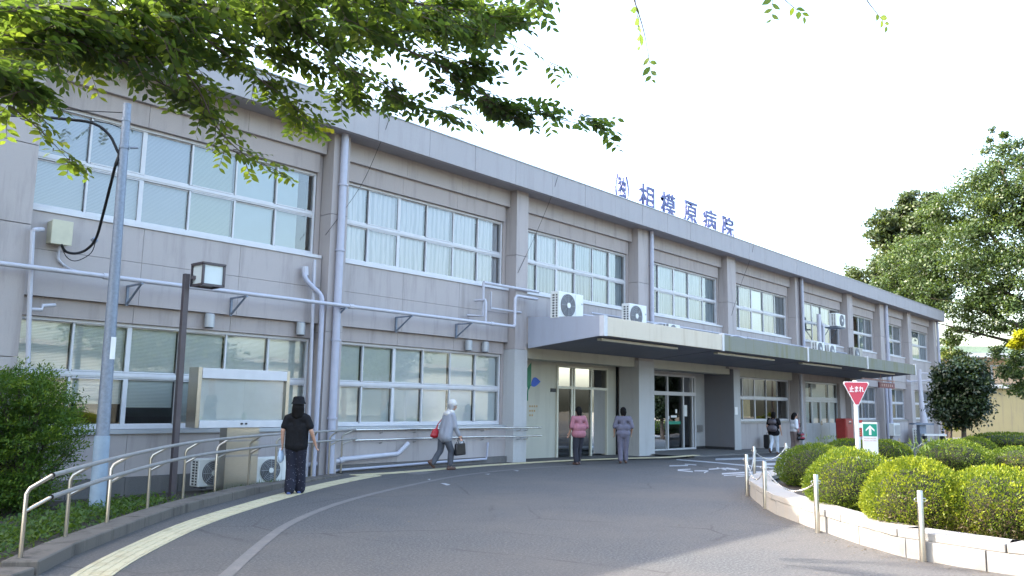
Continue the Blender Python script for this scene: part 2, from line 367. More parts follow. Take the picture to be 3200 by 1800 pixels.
# protruding left wing (stair tower face)
for z0, z1 in ((-.4, 2.2), (2.21, 4.40), (4.41, 5.76), (5.77, ZS)):
    box('wall_panel', -14, X0, CF, WN+2, z0, z1-.004, MT['wall'], B)
# side and rear mass, roof
box('roof_slab', -14, XE+.3, CF-.1, 27, ZS+.01, ZF1-.03, MT['fascia'], B)
box('rear_wall', -14, XE, 22.0, 22.3, -.8, ZS, MT['wall'], B)
box('end_wall', XE-.3, XE, WN+.31, 22, -.8, ZS, MT['wall'], B)
box('eave_soffit', -14.3, XE+.75, 14.46, WN+.4, ZS-.015, ZS+.009, MT['soffitw'], B)
# fascia in panels with visible joints, coping strip on top
xs = [-14.3]
while xs[-1] < XE+.4: xs.append(xs[-1]+1.62)
xs[-1] = XE+.8
for a, b in zip(xs, xs[1:]):
    dz = random.uniform(-.002, .002)
    box('fascia_panel', a+.005, b-.005, 14.44+dz, 14.58, ZF0-.03, ZF1, MT['fascia'], B)
box('fascia_end', XE+.66, XE+.8, 14.585, 24, ZF0-.03, ZF1, MT['fascia'], B)
box('roof_coping', -14.3, XE+.82, 14.42, 14.75, ZF1+.002, ZF1+.03, MT['alud'], B)
# floors and dark interior behind the glass
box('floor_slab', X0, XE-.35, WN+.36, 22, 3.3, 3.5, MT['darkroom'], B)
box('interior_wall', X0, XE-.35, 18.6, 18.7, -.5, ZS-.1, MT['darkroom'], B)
def panels(name, xa, xb, n, y0, y1, z0, z1, mat, gap=.007):
    w_ = (xb-xa)/n
    for i in range(n): box(name, xa+i*w_+(gap/2 if i else 0), xa+(i+1)*w_-(gap/2 if i < n-1 else 0), y0, y1, z0, z1, mat, B)
PANE = {}
def pane_mesh(wd, ht):
    k = (round(wd, 2), round(ht, 2))
    if k not in PANE:
        me = bpy.data.meshes.new('pane'); me.from_pydata([(-wd/2, 0, -ht/2), (wd/2, 0, -ht/2), (wd/2, 0, ht/2), (-wd/2, 0, ht/2)], [], [(0, 1, 2, 3)]); me.materials.append(MT['glass']); PANE[k] = me
    return PANE[k]
SHADE = {}
def shade_mesh(wd, ht, mat, fold):
    k = (round(wd, 2), round(ht, 2), mat.name)
    if k not in SHADE:
        n = 24 if fold else 1; v = []; f = []
        for i in range(n+1):
            x = -wd/2+wd*i/n; yy = .03*math.sin(i*2.2)+.012*math.sin(i*5.1) if fold else 0
            v += [(x, yy, -ht/2), (x, yy*.8, ht/2)]
        for i in range(n): f.append((2*i, 2*i+2, 2*i+3, 2*i+1))
        me = bpy.data.meshes.new('blind'); me.from_pydata(v, [], f); me.materials.append(mat)
        if fold: me.shade_smooth()
        SHADE[k] = me
    return SHADE[k]
def ribbon_window(xa, xb, z0, zm, z1, n, covers, fmat=None, y=WN, skip=()):
    fm = fmat or MT['alu']; wd = (xb-xa)/n; mb = MB()
    t_ = .045
    mb.box(xa, xb, y-.05, y+.06, z0, z0+.07).box(xa, xb, y-.05, y+.06, z1-.055, z1)
    mb.box(xa, xa+.05, y-.048, y+.058, z0+.07, z1-.055).box(xb-.05, xb, y-.048, y+.058, z0+.07, z1-.055)
    mb.box(xa+.05, xb-.05, y-.026, y+.046, zm-.048, zm+.048)
    mb.box(xa+.05, xb-.05, y-.040, y-.0265, zm-.018, zm+.018)
    for i in range(1, n):
        x = xa+i*wd; hw = .042 if i == 2 else .018
        for q0, q1 in ((z0+.07, zm-.055), (zm+.055, z1-.055)): mb.box(x-hw, x+hw, y-.022, y+.034, q0, q1)
    for i in range(n):      # sliding sash rails
        for q0, q1 in ((z0+.07, zm-.055), (zm+.055, z1-.055)):
            o_ = -.02 if i % 2 else .012
            mb.box(xa+i*wd+.03, xa+(i+1)*wd-.03, y+o_, y+o_+.03, q0+.0, q0+.025); mb.box(xa+i*wd+.03, xa+(i+1)*wd-.03, y+o_, y+o_+.03, q1-.02, q1)
    fr = mb.build('window', fm, B)
    for i in range(n):
        for row, (q0, q1) in enumerate(((z0+.07, zm-.055), (zm+.055, z1-.055))):
            cx = xa+(i+.5)*wd; cz = (q0+q1)/2; o_ = 0 if i % 2 else .024
            p = link('pane', pane_mesh(wd-.03, q1-q0), None, fr); p.location = Vector((cx, y+o_, cz))-org(fr)
            p.rotation_euler = (random.uniform(-.004, .004), 0, random.uniform(-.004, .004))
            cv = covers[(i, row)] if (i, row) in covers else covers.get(i, None)
            if cv:
                mat, frac, dx, fold = cv; hh = (q1-q0)*frac; c = link('blind' if not fold else 'curtain', shade_mesh((wd-.06)*dx, hh, mat, fold), None, fr)
                c.location = Vector((cx-(wd-.06)*(1-dx)/2, y+.085, q1-hh/2))-org(fr)
    return fr
bb, bgn, bw = (MT['blindb'], 1, 1, False), (MT['blindg'], 1, 1, False), (MT['blindw'], 1, 1, False)
cu, cb, cg = (MT['curt'], 1, 1, True), (MT['curtb'], 1, 1, True), (MT['curtg'], 1, 1, True)
bays = list(zip([X0]+CR, CL+[59.75]))
UP = [
 {0: bb, 1: bb, 2: bb, 3: (MT['blindu'], 1, 1, False), 4: (MT['blindx'], 1, 1, False), 5: (MT['blindx'], 1, .62, False)},
 {0: cu, 1: cu, 2: cu, 3: cu, 4: cu, 5: cu},
 {0: cu, 1: cu, 2: cu, 3: cb, 4: cb, 5: cb, (1, 0): cg, (0, 0): cg, (3, 0): cg, (4, 0): cb, (5, 0): cb},  # darker curtains in the right half paint in a tree reflection
 {0: (MT['curtb'], 1, .6, True), 1: cb, 2: cb, 3: cb, 4: cb},
 {0: cg, 1: cg, 2: (MT['blindg'], 1, 1, False), 3: cg, 4: cg},
 {0: cg, 1: cg, (2, 1): cb, 3: cb},
 {0: cg, 2: cb, 3: cg}, {0: cg, 1: cb, 2: cg}, {0: cb, 1: cg, 2: cb}]
NP = [6, 6, 6, 5, 5, 5, 4, 3, 3]
for k, (xa, xb) in enumerate(bays):
    xb -= .02; xa += .0
    n3 = 3 if k < 7 else 2
    g0 = gz(xa)
    # upper storey: eave beam, recessed lintel, window, spandrel
    panels('eave_beam', xa, xb, n3, SP-.01, WN+.3, 7.12, ZS-.016, MT['wall'])
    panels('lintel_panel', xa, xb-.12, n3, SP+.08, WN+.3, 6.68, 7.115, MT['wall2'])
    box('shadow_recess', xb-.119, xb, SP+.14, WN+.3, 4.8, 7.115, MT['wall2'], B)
    box('window_sill', xa, xb-.02, SP-.03, WN+.08, 4.71, 4.78, MT['alu'], B)
    ribbon_window(xa+.01, xb-.13, 4.785, 5.72, 6.675, NP[k], UP[k])
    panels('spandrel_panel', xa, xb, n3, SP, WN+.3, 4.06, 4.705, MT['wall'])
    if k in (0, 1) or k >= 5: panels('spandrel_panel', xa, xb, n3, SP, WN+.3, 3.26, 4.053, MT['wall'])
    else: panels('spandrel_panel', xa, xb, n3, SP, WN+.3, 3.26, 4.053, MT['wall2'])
# ground floor, bays 0 and 1: ribbon windows like above
LOW = [{0: bgn, 1: bgn, 2: bgn, 3: bgn, 4: bgn, 5: bgn, (0, 0): None, (1, 0): (MT['blindg'], .55, 1, False), (2, 0): (MT['blindg'], .62, 1, False), (4, 0): bw},
       {0: bgn, 1: (MT['blindg'], 1, 1, False), 2: bw, 3: bgn, 4: bw, 5: bw, (0, 0): bgn, (3, 0): bw}]
for k in (0, 1):
    xa, xb = bays[k]; xb -= .02
    panels('lintel_panel', xa, xb-.10, 3, SP+.10, WN+.3, 2.93, 3.255, MT['wall2'])
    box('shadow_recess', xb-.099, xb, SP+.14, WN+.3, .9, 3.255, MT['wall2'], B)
    ribbon_window(xa+.01, xb-.11, 1.005, 1.97, 2.925, 6, LOW[k])
    box('window_sill', xa, xb-.02, SP-.02, WN+.08, .925, .998, MT['alud'], B)
    panels('wall_panel', xa, xb, 3, SP+.02, WN+.3, .16, .92, MT['wall'])
    panels('plinth', xa, xb, 6, SP-.04, WN+.3, -.35, .155, MT['gutter'])
xa, xb = bays[1]
box('curtain', xa+1.25, xa+1.42, WN+.10, WN+.11, 1.1, 2.86, plain('orange_curtain', (.52, .34, .12), .8), B)
# bay 2: entrance wall with the logo, first doorway
xa, xb = bays[2]
box('entrance_beam', xa, xb, 14.98, WN+.3, 2.86, 3.255, MT['cream'], B)
YW = 15.75
def cream(x0, x1, z0, z1): box('entrance_wall', x0, x1, YW, YW+.2, z0, z1, MT['cream'], B)
cream(xa, 20.05, -.1, 3.2); cream(22.75, xb, -.15, 3.2); cream(20.05, 22.75, 2.78, 3.2)
mb = MB()
for x in (20.05, 20.78, 20.90, 21.82, 22.72): mb.box(x-.035, x+.035, YW-.06, YW+.02, -.05, 2.78)
mb.box(20.05, 22.75, YW-.058, YW+.018, 2.72, 2.79).box(20.05, 22.75, YW-.058, YW+.018, 2.06, 2.14)
fr = mb.build('entrance_door', MT['tubel'], B)
for x0, x1 in ((20.08, 20.75), (20.93, 21.79), (21.85, 22.69)):
    for z0, z1 in ((.0, 2.06), (2.14, 2.72)):
        MB().add([(x0, YW-.02, z0), (x1, YW-.02, z0), (x1, YW-.02, z1), (x0, YW-.02, z1)], [(0, 1, 2, 3)]).build('pane', MT['dglass'], fr)
box('louvre', 19.75, 20.0, YW-.03, YW-.002, 1.95, 2.06, MT['dark'], B)
# painted logo leaves (flat print, a few mm proud)
def leafshape(cx, cz, L, W, ang, y, mat, bend=.12):
    pts = []
    for i in range(15):
        t = i/14; pts.append((t, math.sin(math.pi*t**.8)*.5*W/L))
    for i in range(13, 0, -1):
        t = i/14; pts.append((t, -math.sin(math.pi*t**.8)*.5*W/L))
    ca, sa = math.cos(ang), math.sin(ang); P = []
    for t, s_ in pts:
        u_, v_ = (t-.5)*L, s_*L+bend*math.sin(math.pi*t)*L
        P.append((cx+u_*ca-v_*sa, y, cz+u_*sa+v_*ca))
    return MB().prism(P, (0, -.006, 0)).build('logo_leaf', mat, B)
p = at_y(1655, 1185, YW); leafshape(p[0]+.02, p[2]+.1, .82, .30, 1.45, YW-.001, MT['lgreen'])
p = at_y(1672, 1198, YW); leafshape(p[0]+.03, p[2], .46, .27, .25, YW-.001, MT['blue'])
p = at_y(1652, 1215, YW); MB().tube(bez([(p[0]-.05, YW-.004, p[2]-.35), (p[0]-.03, YW-.004, p[2]), (p[0]+.12, YW-.004, p[2]+.12)], 5), .018, 5).build('logo_stem', MT['lgreen'], B)
mb = MB()
for r_ in range(3):
    for c_ in range(4-r_):
        p = at_y(1656+c_*7, 1270+r_*14, YW); mb.box(p[0]-.03, p[0]+.03, YW-.005, YW-.001, p[2]-.025, p[2]+.03)
mb.build('wall_print', MT['ochre'], B)
# bay 3: recessed main entrance
xa, xb = bays[3]
YD = 16.1
box('entrance_beam', xa, 30.19, 14.98, WN+.3, 2.86, 3.255, MT['cream'], B)
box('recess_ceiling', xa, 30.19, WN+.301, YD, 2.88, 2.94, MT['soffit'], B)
def creamd(x0, x1, z0, z1): box('entrance_wall', x0, x1, YD, YD+.2, z0, z1, MT['granite'], B)
creamd(xa, 26.05, -.2, 2.9); creamd(29.25, 30.2, -.2, 2.9); creamd(26.05, 29.25, 2.76, 2.9)
box('return_wall', 30.2-.02, 30.2-.001, CF, YD, -.2, 3.06, MT['dgranite'], B)
box('skirting', 29.25, 30.17, YD-.02, YD-.002, -.2, .02, MT['dark'], B)
box('skirting', 30.15, 30.179, CF, YD-.021, -.2, .02, MT['dark'], B)
mb = MB()
for x in (26.05, 27.15, 28.32, 29.02, 29.22): mb.box(x-.04, x+.04, YD-.10, YD-.01, -.08, 2.76)
mb.box(26.05, 29.25, YD-.098, YD-.012, 2.69, 2.765).box(26.05, 29.25, YD-.12, YD-.012, 1.98, 2.12).box(26.05, 29.25, YD-.098, YD-.012, -.1, .0)
fr = mb.build('entrance_door', MT['alu'], B)
for x0, x1 in ((26.09, 27.11), (27.19, 28.28), (28.36, 28.98)):
    for z0, z1 in ((.0, 1.98), (2.12, 2.69)):
        MB().add([(x0, YD-.05, z0), (x1, YD-.05, z0), (x1, YD-.05, z1), (x0, YD-.05, z1)], [(0, 1, 2, 3)]).build('pane', MT['dglass'], fr)
for px0, px1, py0, py1, m_ in ((2084, 2127, 1316, 1326, 'green'), (2097, 2115, 1298, 1305, 'white'), (2111, 2116, 1279, 1291, 'white'), (2134, 2147, 1266, 1301, 'white'), (2086, 2092, 1300, 1310, 'white')):
    a, b = at_y(px0, py1, YD-.06), at_y(px1, py0, YD-.06); box('door_sticker', a[0], b[0], YD-.058, YD-.055, a[2], b[2], MT[m_], fr)
a, b = at_y(2178, 1350, YD), at_y(2194, 1328, YD); box('wall_vent', a[0], b[0], YD-.03, YD-.003, a[2], b[2], MT['alub'], B)
a, b = at_y(2295, 1296, CF), at_y(2303, 1272, CF); box('wall_notice', a[0], b[0], CF-.03, CF-.012, a[2], b[2], MT['white'], B)
# bay 4: window, bay 5: service doors, bays 6-8: windows
def lowwin(k, n, cov, fm=None):
    xa, xb = bays[k]; g0 = gz((xa+xb)/2); xb -= .02; xa += .18 if k == 4 else 0
    panels('lintel_panel', xa, xb, 3, SP+.02, WN+.3, 2.83, 3.255, MT['cream'] if k == 4 else MT['wall2'])
    ribbon_window(xa+.01, xb-.11, 1.005, 1.97, 2.825, n, cov, fm)
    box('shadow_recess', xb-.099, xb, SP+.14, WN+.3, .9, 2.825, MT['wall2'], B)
    box('window_sill', xa, xb-.02, SP-.02, WN+.08, .925, .998, MT['alub'], B)
    panels('wall_panel', xa, xb, 2, SP+.02, WN+.3, g0-.4, .92, MT['wall'])
warm = (plain('lit_room_screen', (.62, .47, .25), .8), .9, .8, False)
lowwin(4, 5, {(0, 1): cg, (1, 1): cg, (1, 0): warm, (2, 0): None, (0, 0): cg, (2, 1): cg})
lowwin(6, 4, {0: cg, 1: cb, 2: cg, 3: cg}); lowwin(7, 3, {0: cb, 1: cg, 2: cg}); lowwin(8, 3, {0: cg, 1: cg, 2: cg})
xa, xb = bays[5]; xb -= .02
panels('lintel_panel', xa, xb, 2, SP+.02, WN+.3, 2.86, 3.255, MT['wall2'])
x0, x1 = 38.1, 42.6
box('wall_panel', xa, x0, SP+.02, WN+.3, -.6, 2.855, MT['wall'], B); box('wall_panel', x1, xb, SP+.02, WN+.3, -.6, 2.855, MT['wall'], B)
ds = [(x0, 39.25), (39.25, 40.3), (40.3, 41.4), (41.4, x1)]
for i, (a, b) in enumerate(ds):
    d = MB().box(a+.01, a+.09, WN-.06, WN, -.25, 1.98).box(b-.09, b-.01, WN-.06, WN, -.25, 1.98).box(a+.09, b-.09, WN-.058, WN-.002, -.25, .88).box(a+.09, b-.09, WN-.058, WN-.002, 1.88, 1.98).build('service_door', MT['alud'], B)
    MB().add([(a+.09, WN-.03, .88), (b-.09, WN-.03, .88), (b-.09, WN-.03, 1.88), (a+.09, WN-.03, 1.88)], [(0, 1, 2, 3)]).build('pane', MT['glass'], d)
    c = MB().add([(a+.09, WN+.06, .88), (b-.09, WN+.06, .88), (b-.09, WN+.06, 1.88), (a+.09, WN+.06, 1.88)], [(0, 1, 2, 3)]).build('blind', MT['blindg'], d)
    if i in (1, 2): MB().box((b-.08 if i == 1 else a+.03), (b-.03 if i == 1 else a+.08), WN-.10, WN-.061, .78, .98).build('handle', MT['steel'], d)
tr = MB().box(x0, x1, WN-.06, WN, 1.985, 2.12).box(x0, x1, WN-.06, WN, 2.76, 2.85)
for x in (x0+.05, 39.25, 41.4, x1-.05): tr.box(x-.04, x+.04, WN-.058, WN-.002, 2.12, 2.76)
tr = tr.build('transom_window', MT['alud'], B)
for a, b in ((x0, 39.25), (39.25, 41.4), (41.4, x1)):
    MB().add([(a+.09, WN-.03, 2.12), (b-.09, WN-.03, 2.12), (b-.09, WN-.03, 2.76), (a+.09, WN-.03, 2.76)], [(0, 1, 2, 3)]).build('pane', MT['glass'], tr)
    MB().add([(a+.09, WN+.06, 2.12), (b-.09, WN+.06, 2.12), (b-.09, WN+.06, 2.76), (a+.09, WN+.06, 2.76)], [(0, 1, 2, 3)]).build('blind', MT['blindg'], tr)

# canopy over the entrance, in four segments
CY = 12.2
CN = MB()
for (a, b) in ((17.62, 24.1), (24.22, 31.1), (31.22, 37.95), (38.07, 45.3)):
    # slab with tapered underside
    z0f, z0b, z1 = 3.40, 3.15, 3.86
    CN.add([(a, CY+.06, z0f), (b, CY+.06, z0f), (b, CF-.03, z0b), (a, CF-.03, z0b), (a, CY+.06, z1), (b, CY+.06, z1), (b, CF-.03, z1+.1), (a, CF-.03, z1+.1)],
           [(0, 3, 2, 1), (4, 5, 6, 7), (0, 1, 5, 4), (1, 2, 6, 5), (2, 3, 7, 6), (3, 0, 4, 7)])
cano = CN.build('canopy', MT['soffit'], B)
for i, (a, b) in enumerate(((17.66, 24.1), (24.22, 31.1), (31.22, 37.95), (38.07, 45.3))):
    n = 1
    box('fascia_panel', a, b, CY, CY+.055, 3.38, 3.88, MT['canopyc'] if i == 0 else MT['canopyg'], cano, .006)
    box('tube_light', a+.25, b-2.2, CY+.35, CY+.50, 3.29, 3.35, MT['tubel'], cano)
    box('end_cap', b-.02, b+.10, CY-.03, CY+.10, 3.36, 3.93, MT['alu'], cano)
box('end_cap', 17.50, 17.655, CY-.01, CY+.14, 3.37, 3.91, MT['alu'], cano)
MB().prism([(17.52, CY+.145, 3.38), (17.52, CF-.03, 3.12), (17.52, CF-.03, 4.0), (17.52, CY+.145, 3.90)], (.09, 0, 0)).build('side_panel', MT['canopyside'], cano)
# canopy runs past the column corner to the building: rear fill
box('canopy_upstand', 17.5, 45.3, CF-.028, SP-.01, 3.256, 3.99, MT['wall2'], cano)
# drainpipes on the columns
def dpipe(x, y, z0, z1, r, mat, clips=()):
    mb = MB().tube([(x, y, z0), (x, y, z1)], r, 14)
    for z in clips: mb.tube([(x, y, z-.02), (x, y, z+.02)], r*1.25, 14)
    return mb.build('drainpipe', mat, B, smooth=True)
dpipe(10.90, CF-.10, -.05, 7.58, .085, MT['pvc'], (1.2, 2.9, 4.9, 6.4))
dpipe(24.02, CF-.09, 4.0, 7.58, .07, MT['pvc'], (4.9, 6.4)); dpipe(37.18, CF-.09, 3.9, 7.58, .075, MT['pvc'], (6.2,)); dpipe(36.95, CF-.09, 3.9, 7.58, .05, MT['bronze'])
dpipe(49.5, CF-.10, -.5, 7.58, .10, MT['pvc'], (2, 5)); dpipe(48.9, CF-.10, -.5, 3.1, .07, MT['pvc']); dpipe(60.45, CF-.09, -.6, 7.58, .09, MT['pvc'], (3, 5.5)); dpipe(36.72, CF-.09, -.2, 3.1, .06, MT['pvcw'])
# thin lightning/antenna wires down the columns
mb = MB()
for x0, x1 in ((11.5, 10.55), (17.9, 17.05), (31.0, 30.1)):
    mb.tube(bez([(x0+.4, 14.40, 8.2), (x0+.25, 14.5, 7.6), (x0-.05, CF-.02, 6.5), (x1, CF-.02, 5.2)], 5), .006, 5)
mb.build('wall_wire', MT['black'], B)

# ---- roof sign
def text_mesh(body, size, depth, bold=0.0):
    cu_ = bpy.data.curves.new('t', 'FONT'); cu_.body = body; cu_.size = size; cu_.extrude = depth; cu_.offset = bold; cu_.resolution_u = 3
    ob = bpy.data.objects.new('t', cu_); COL.objects.link(ob); dg = bpy.context.evaluated_depsgraph_get(); dg.update()
    me = bpy.data.meshes.new_from_object(ob.evaluated_get(dg)); bpy.data.objects.remove(ob); bpy.data.curves.remove(cu_)
    n = len(me.vertices); co = np.empty(n*3); me.vertices.foreach_get('co', co); co = co.reshape(-1, 3)
    if n:
        co -= (co.max(0)+co.min(0))/2
        me.vertices.foreach_set('co', co.ravel())
    me.update(); return me, (co.max(0)-co.min(0) if n else np.zeros(3))
RS = thing('roof_sign', 'blue hospital name lettering standing along the roof edge', 'roof sign', (25.5, 14.75, 8.28))
for ch, px0, px1, zz in (('独', 1925, 1962, 0), ('相', 1999, 2042, 0), ('模', 2066, 2109, 0), ('原', 2136, 2176, 0), ('病', 2197, 2236, 0), ('院', 2256, 2289, 0)):
    me, sz = text_mesh(ch, .9, .03, .009); a = at_y(px0, 600, 14.75); b = at_y(px1, 640, 14.75); wdt = (b[0]-a[0])*(.66 if ch == '独' else 1.08); hg = .72 if ch == '独' else .84
    n = len(me.vertices); co = np.empty(n*3); me.vertices.foreach_get('co', co); co = co.reshape(-1, 3)
    co = np.stack([co[:, 0]*wdt/sz[0], -co[:, 2], co[:, 1]*hg/sz[1]], 1); me.vertices.foreach_set('co', co.ravel()); me.update()
    o = link('letter', me, MT['signblue'], RS); o.location = Vector(((a[0]+b[0])/2, 14.75, 8.33+hg/2+(.06 if ch == '独' else 0)))-RS.location
    mb = MB(); cx = (a[0]+b[0])/2
    if ch == '独':
        for s_ in (-1, 1):
            MB().tube([(cx+s_*((b[0]-a[0])*.36+.12*math.sin(math.pi*t/8)), 14.75, 8.26+.92*t/8) for t in range(9)], .036, 6).build('bracket', MT['signblue'], RS)
    MB().tube([(cx-.15, 14.80, 8.27), (cx-.15, 14.80, 8.6)], .015, 6).tube([(cx+.15, 14.80, 8.27), (cx+.15, 14.80, 8.6)], .015, 6).build('support', MT['alud'], RS)
a = at_y(1413, 440, 15.2); tag(box('roof_vent', a[0], a[0]+.48, 15.2, 15.7, 8.26, 8.66, MT['beige'], None, .01), 'small beige vent box on the roof edge left of the lettering', 'vent')
a = at_y(2440, 790, 15.6); tag(box('roof_hatch', a[0], a[0]+1.9, 15.6, 17, 8.25, 8.78, MT['fascia'], None, .02), 'low grey hatch on the roof right of the lettering', 'roof hatch')
# ================================================================ things on and by the building
def V(*a): return np.array(a, float)
# service conduit along the first floor line
CO = thing('wall_conduit', 'long pale grey pipe carried on brackets along the left facade', 'pipe', (4.7, 14.55, 3.75))
zc = lambda px, py: at_y(px, py, 14.55)[2]
zl = np.mean([zc(0, 818), zc(484, 880), zc(968, 945), zc(1300, 985)])
MB().tube([(-2, 14.55, zl), (16.3, 14.55, zl), (16.62, 14.55, zl), (16.66, 14.55, zl+.05), (16.66, 14.55, zl+.78), (16.72, 14.55, zl+.85), (17.6, 14.55, zl+.85)], .042, 10).build('pipe', MT['pvcw'], CO, smooth=True)
MB().tube([(15.55, 14.60, zl), (15.55, 14.60, zl+.55), (15.55, 14.62, zl+.62), (15.55, 15.0, zl+.62)], .034, 8).tube([(15.6, 14.75, zl+1.1), (17.9, 14.75, zl+1.1)], .04, 8).tube([(15.6, 14.75, zl+1.1), (15.6, 14.75, zl+.2), (15.2, 14.95, zl+.2)], .036, 8).tube([(15.95, 14.8, zl+.9), (15.95, 14.8, zl+.45), (17.2, 14.8, zl+.45)], .03, 8).build('branch_pipe', MT['pvcw'], CO, smooth=True)
for px, py in ((425, 872), (750, 915), (1058, 960), (1265, 985), (1452, 1018)):
    x = at_y(px, py, 14.75)[0]
    MB().box(x-.02, x+.02, 14.47, SP-.001, zl-.075, zl-.045).box(x-.02, x+.02, SP-.05, SP-.0015, zl-.42, zl-.076).prism([(x-.015, 14.52, zl-.076), (x-.015, 14.56, zl-.076), (x-.015, SP-.051, zl-.36), (x-.015, SP-.051, zl-.40)], (.03, 0, 0)).build('bracket', MT['galv'], CO)
for px in (330, 1100, 1540):
    x = at_y(px, 900, 14.55)[0]; MB().tube([(x-.06, 14.55, zl), (x+.06, 14.55, zl)], .055, 10).build('coupling', MT['pvcw'], CO)
# vertical conduits near the first column
t_ = thing('vent_pipe', 'thin pale pipe rising up the left wall edge to a bent outlet', 'pipe', (4.62, 14.7, 0))
MB().tube(bez([at_y(70, 1350, 14.7), at_y(85, 1180, 14.7), at_y(92, 960, 14.7), at_y(101, 745, 14.7), at_y(104, 722, 14.7), at_y(116, 717, 14.72), at_y(134, 717, 14.9)], 4), .038, 9).build('pipe', MT['pvcw'], t_, smooth=True)
MB().tube([at_y(88, 966, 14.7), at_y(130, 968, 14.7), at_y(133, 955, 14.72), at_y(172, 953, 14.8)], .03, 8).build('branch_pipe', MT['pvcw'], t_, smooth=True)
t_ = thing('cable_duct', 'slim white conduit running down beside the first round drainpipe', 'pipe', (10.3, 14.9, 0))
MB().tube([at_y(983, 812, 14.9), at_y(978, 945, 14.9), at_y(968, 1250, 14.9), at_y(955, 1530, 14.9)], .038, 9).build('pipe', MT['pvcw'], t_, smooth=True)
t_ = thing('swan_neck_duct', 'thicker grey conduit with a bent swan neck top beside the drainpipe', 'pipe', (10.5, 14.85, 0))
MB().tube(bez([at_y(953, 840, 14.95), at_y(954, 868, 14.9), at_y(975, 895, 14.85), at_y(1000, 920, 14.80), at_y(1006, 955, 14.78), at_y(1000, 1100, 14.78), at_y(987, 1340, 14.78), at_y(978, 1490, 14.78)], 5), .055, 10).build('pipe', MT['pvc'], t_, smooth=True)
MB().tube([at_y(953, 834, 14.95), at_y(954, 862, 14.93)], .075, 10).build('hood', MT['pvcw'], t_)
# lamps under the lintel
for i, (px, py, lb) in enumerate(((655, 1002, 'round grey wall lamp above the notice board'), (940, 1027, 'round grey wall lamp beside the conduits left of the drainpipe'), (1465, 1079, 'round grey wall lamp above the right windows, left of a pair'), (1517, 1084, 'round grey wall lamp above the right windows, nearest the column'))):
    c = at_y(px, py, SP-.02); L = thing('wall_lamp', lb, 'lamp', (c[0], SP, c[2]), 'round wall lamps under the lintel')
    MB().tube([c+V(0, 0, -.13), c+V(0, 0, .12), c+V(0, 0, .14)], [.095, .095, .07], 16).build('lamp_shade', MT['alud'], L, smooth=True)
    MB().tube([c+V(0, 0, -.15), c+V(0, 0, -.131)], .075, 14).build('lens', MT['dark'], L); MB().box(c[0]-.04, c[0]+.04, SP+.02, SP+.099, c[2]-.05, c[2]+.05).build('bracket', MT['alud'], L)
# junction box and cables
a, b = at_y(160, 758, SP-.26), at_y(229, 694, SP-.26)
J = thing('junction_box', 'beige metal junction box on the upper left wall', 'junction box', (a[0], SP, a[2]))
box('housing', a[0], b[0], SP-.24, SP-.001, a[2]+.01, b[2]-.01, MT['beige'], J, .01); box('lid', a[0]-.01, b[0]+.01, SP-.262, SP-.241, a[2]-.01, b[2], MT['beige'], J, .006)
MB().tube(bez([at_y(187, 768, SP-.08), at_y(182, 800, SP-.05), at_y(186, 815, SP-.05), at_y(205, 832, SP-.05), at_y(240, 848, 14.7), at_y(330, 862, 14.6)], 5), .022, 7).build('conduit', MT['pvcw'], J, smooth=True)
# steel utility pole
pb = at_z(300, 1622, -.12); D = math.hypot(pb[0], pb[1]); ptp = at_d(398, 325, D)
P_ = thing('utility_pole', 'tall tapering blue grey steel pole standing behind the handrail', 'utility pole', pb)
MB().tube([pb, pb*.8+ptp*.2, pb*.5+ptp*.5, ptp], [.098, .09, .078, .058], 20).build('pole', MT['galv'], P_, smooth=True)
on = lambda f: pb*(1-f)+ptp*f
MB().tube([on(.02), on(.19)], [.108, .104], 20).build('base_sleeve', plain('blue_grey_sleeve', (.26, .33, .41), .5), P_, smooth=True)
MB().tube([on(.885), on(.893)], .074, 14).tube([on(.955), on(.963)], .068, 14).build('clamp_band', MT['galv'], P_); MB().tube([on(.889)+V(.07, -.05, 0), on(.889)+V(.16, -.11, .01)], .018, 6).build('bolt', MT['galv'], P_)
rr = V(rt[0], rt[1], 0); c = on(.395); MB().obox(c+V(.02, -.088, 0), V(.035, 0, 0), V(0, .004, 0), V(0, 0, .16)).build('sticker', MT['white'], P_)
KB2 = thing('power_cable', 'black cable looping from the steel pole to the junction box', 'cable', on(.88))
Q = lambda px, py, d: at_d(px, py, d)
MB().tube(bez([Q(-200, 352, D-3), Q(70, 362, D-.6), Q(200, 372, D), Q(290, 385, D), Q(340, 420, D), Q(366, 470, D), Q(371, 485, D), Q(360, 520, D), Q(345, 580, D+.4), Q(322, 670, D+.9), Q(300, 745, D+1.4), Q(270, 780, D+1.7), Q(235, 792, D+1.7), Q(205, 785, D+1.6), Q(192, 765, D+1.5)], 6), .022, 7).build('cable', MT['black'], KB2, smooth=True)
MB().tube(bez([Q(-200, 300, D-3), Q(90, 331, D-.6), Q(250, 345, D), Q(385, 352, D)], 5), .007, 5).tube(bez([Q(200, 372, D), Q(330, 384, D), Q(385, 405, D)], 5), .007, 5).tube(bez([Q(385, 420, D), Q(372, 470, D), Q(368, 520, D)], 5), .007, 5).tube(bez([Q(192, 770, D+1.5), Q(210, 805, D+1.6), Q(240, 815, D+1.7), Q(285, 790, D+1.7), Q(300, 748, D+1.5)], 5), .007, 5).build('wire', MT['black'], KB2)
MB().tube([Q(290, 745, D+1.6), Q(300, 757, D+1.6)], .05, 6).build('wall_anchor', MT['galv'], KB2)
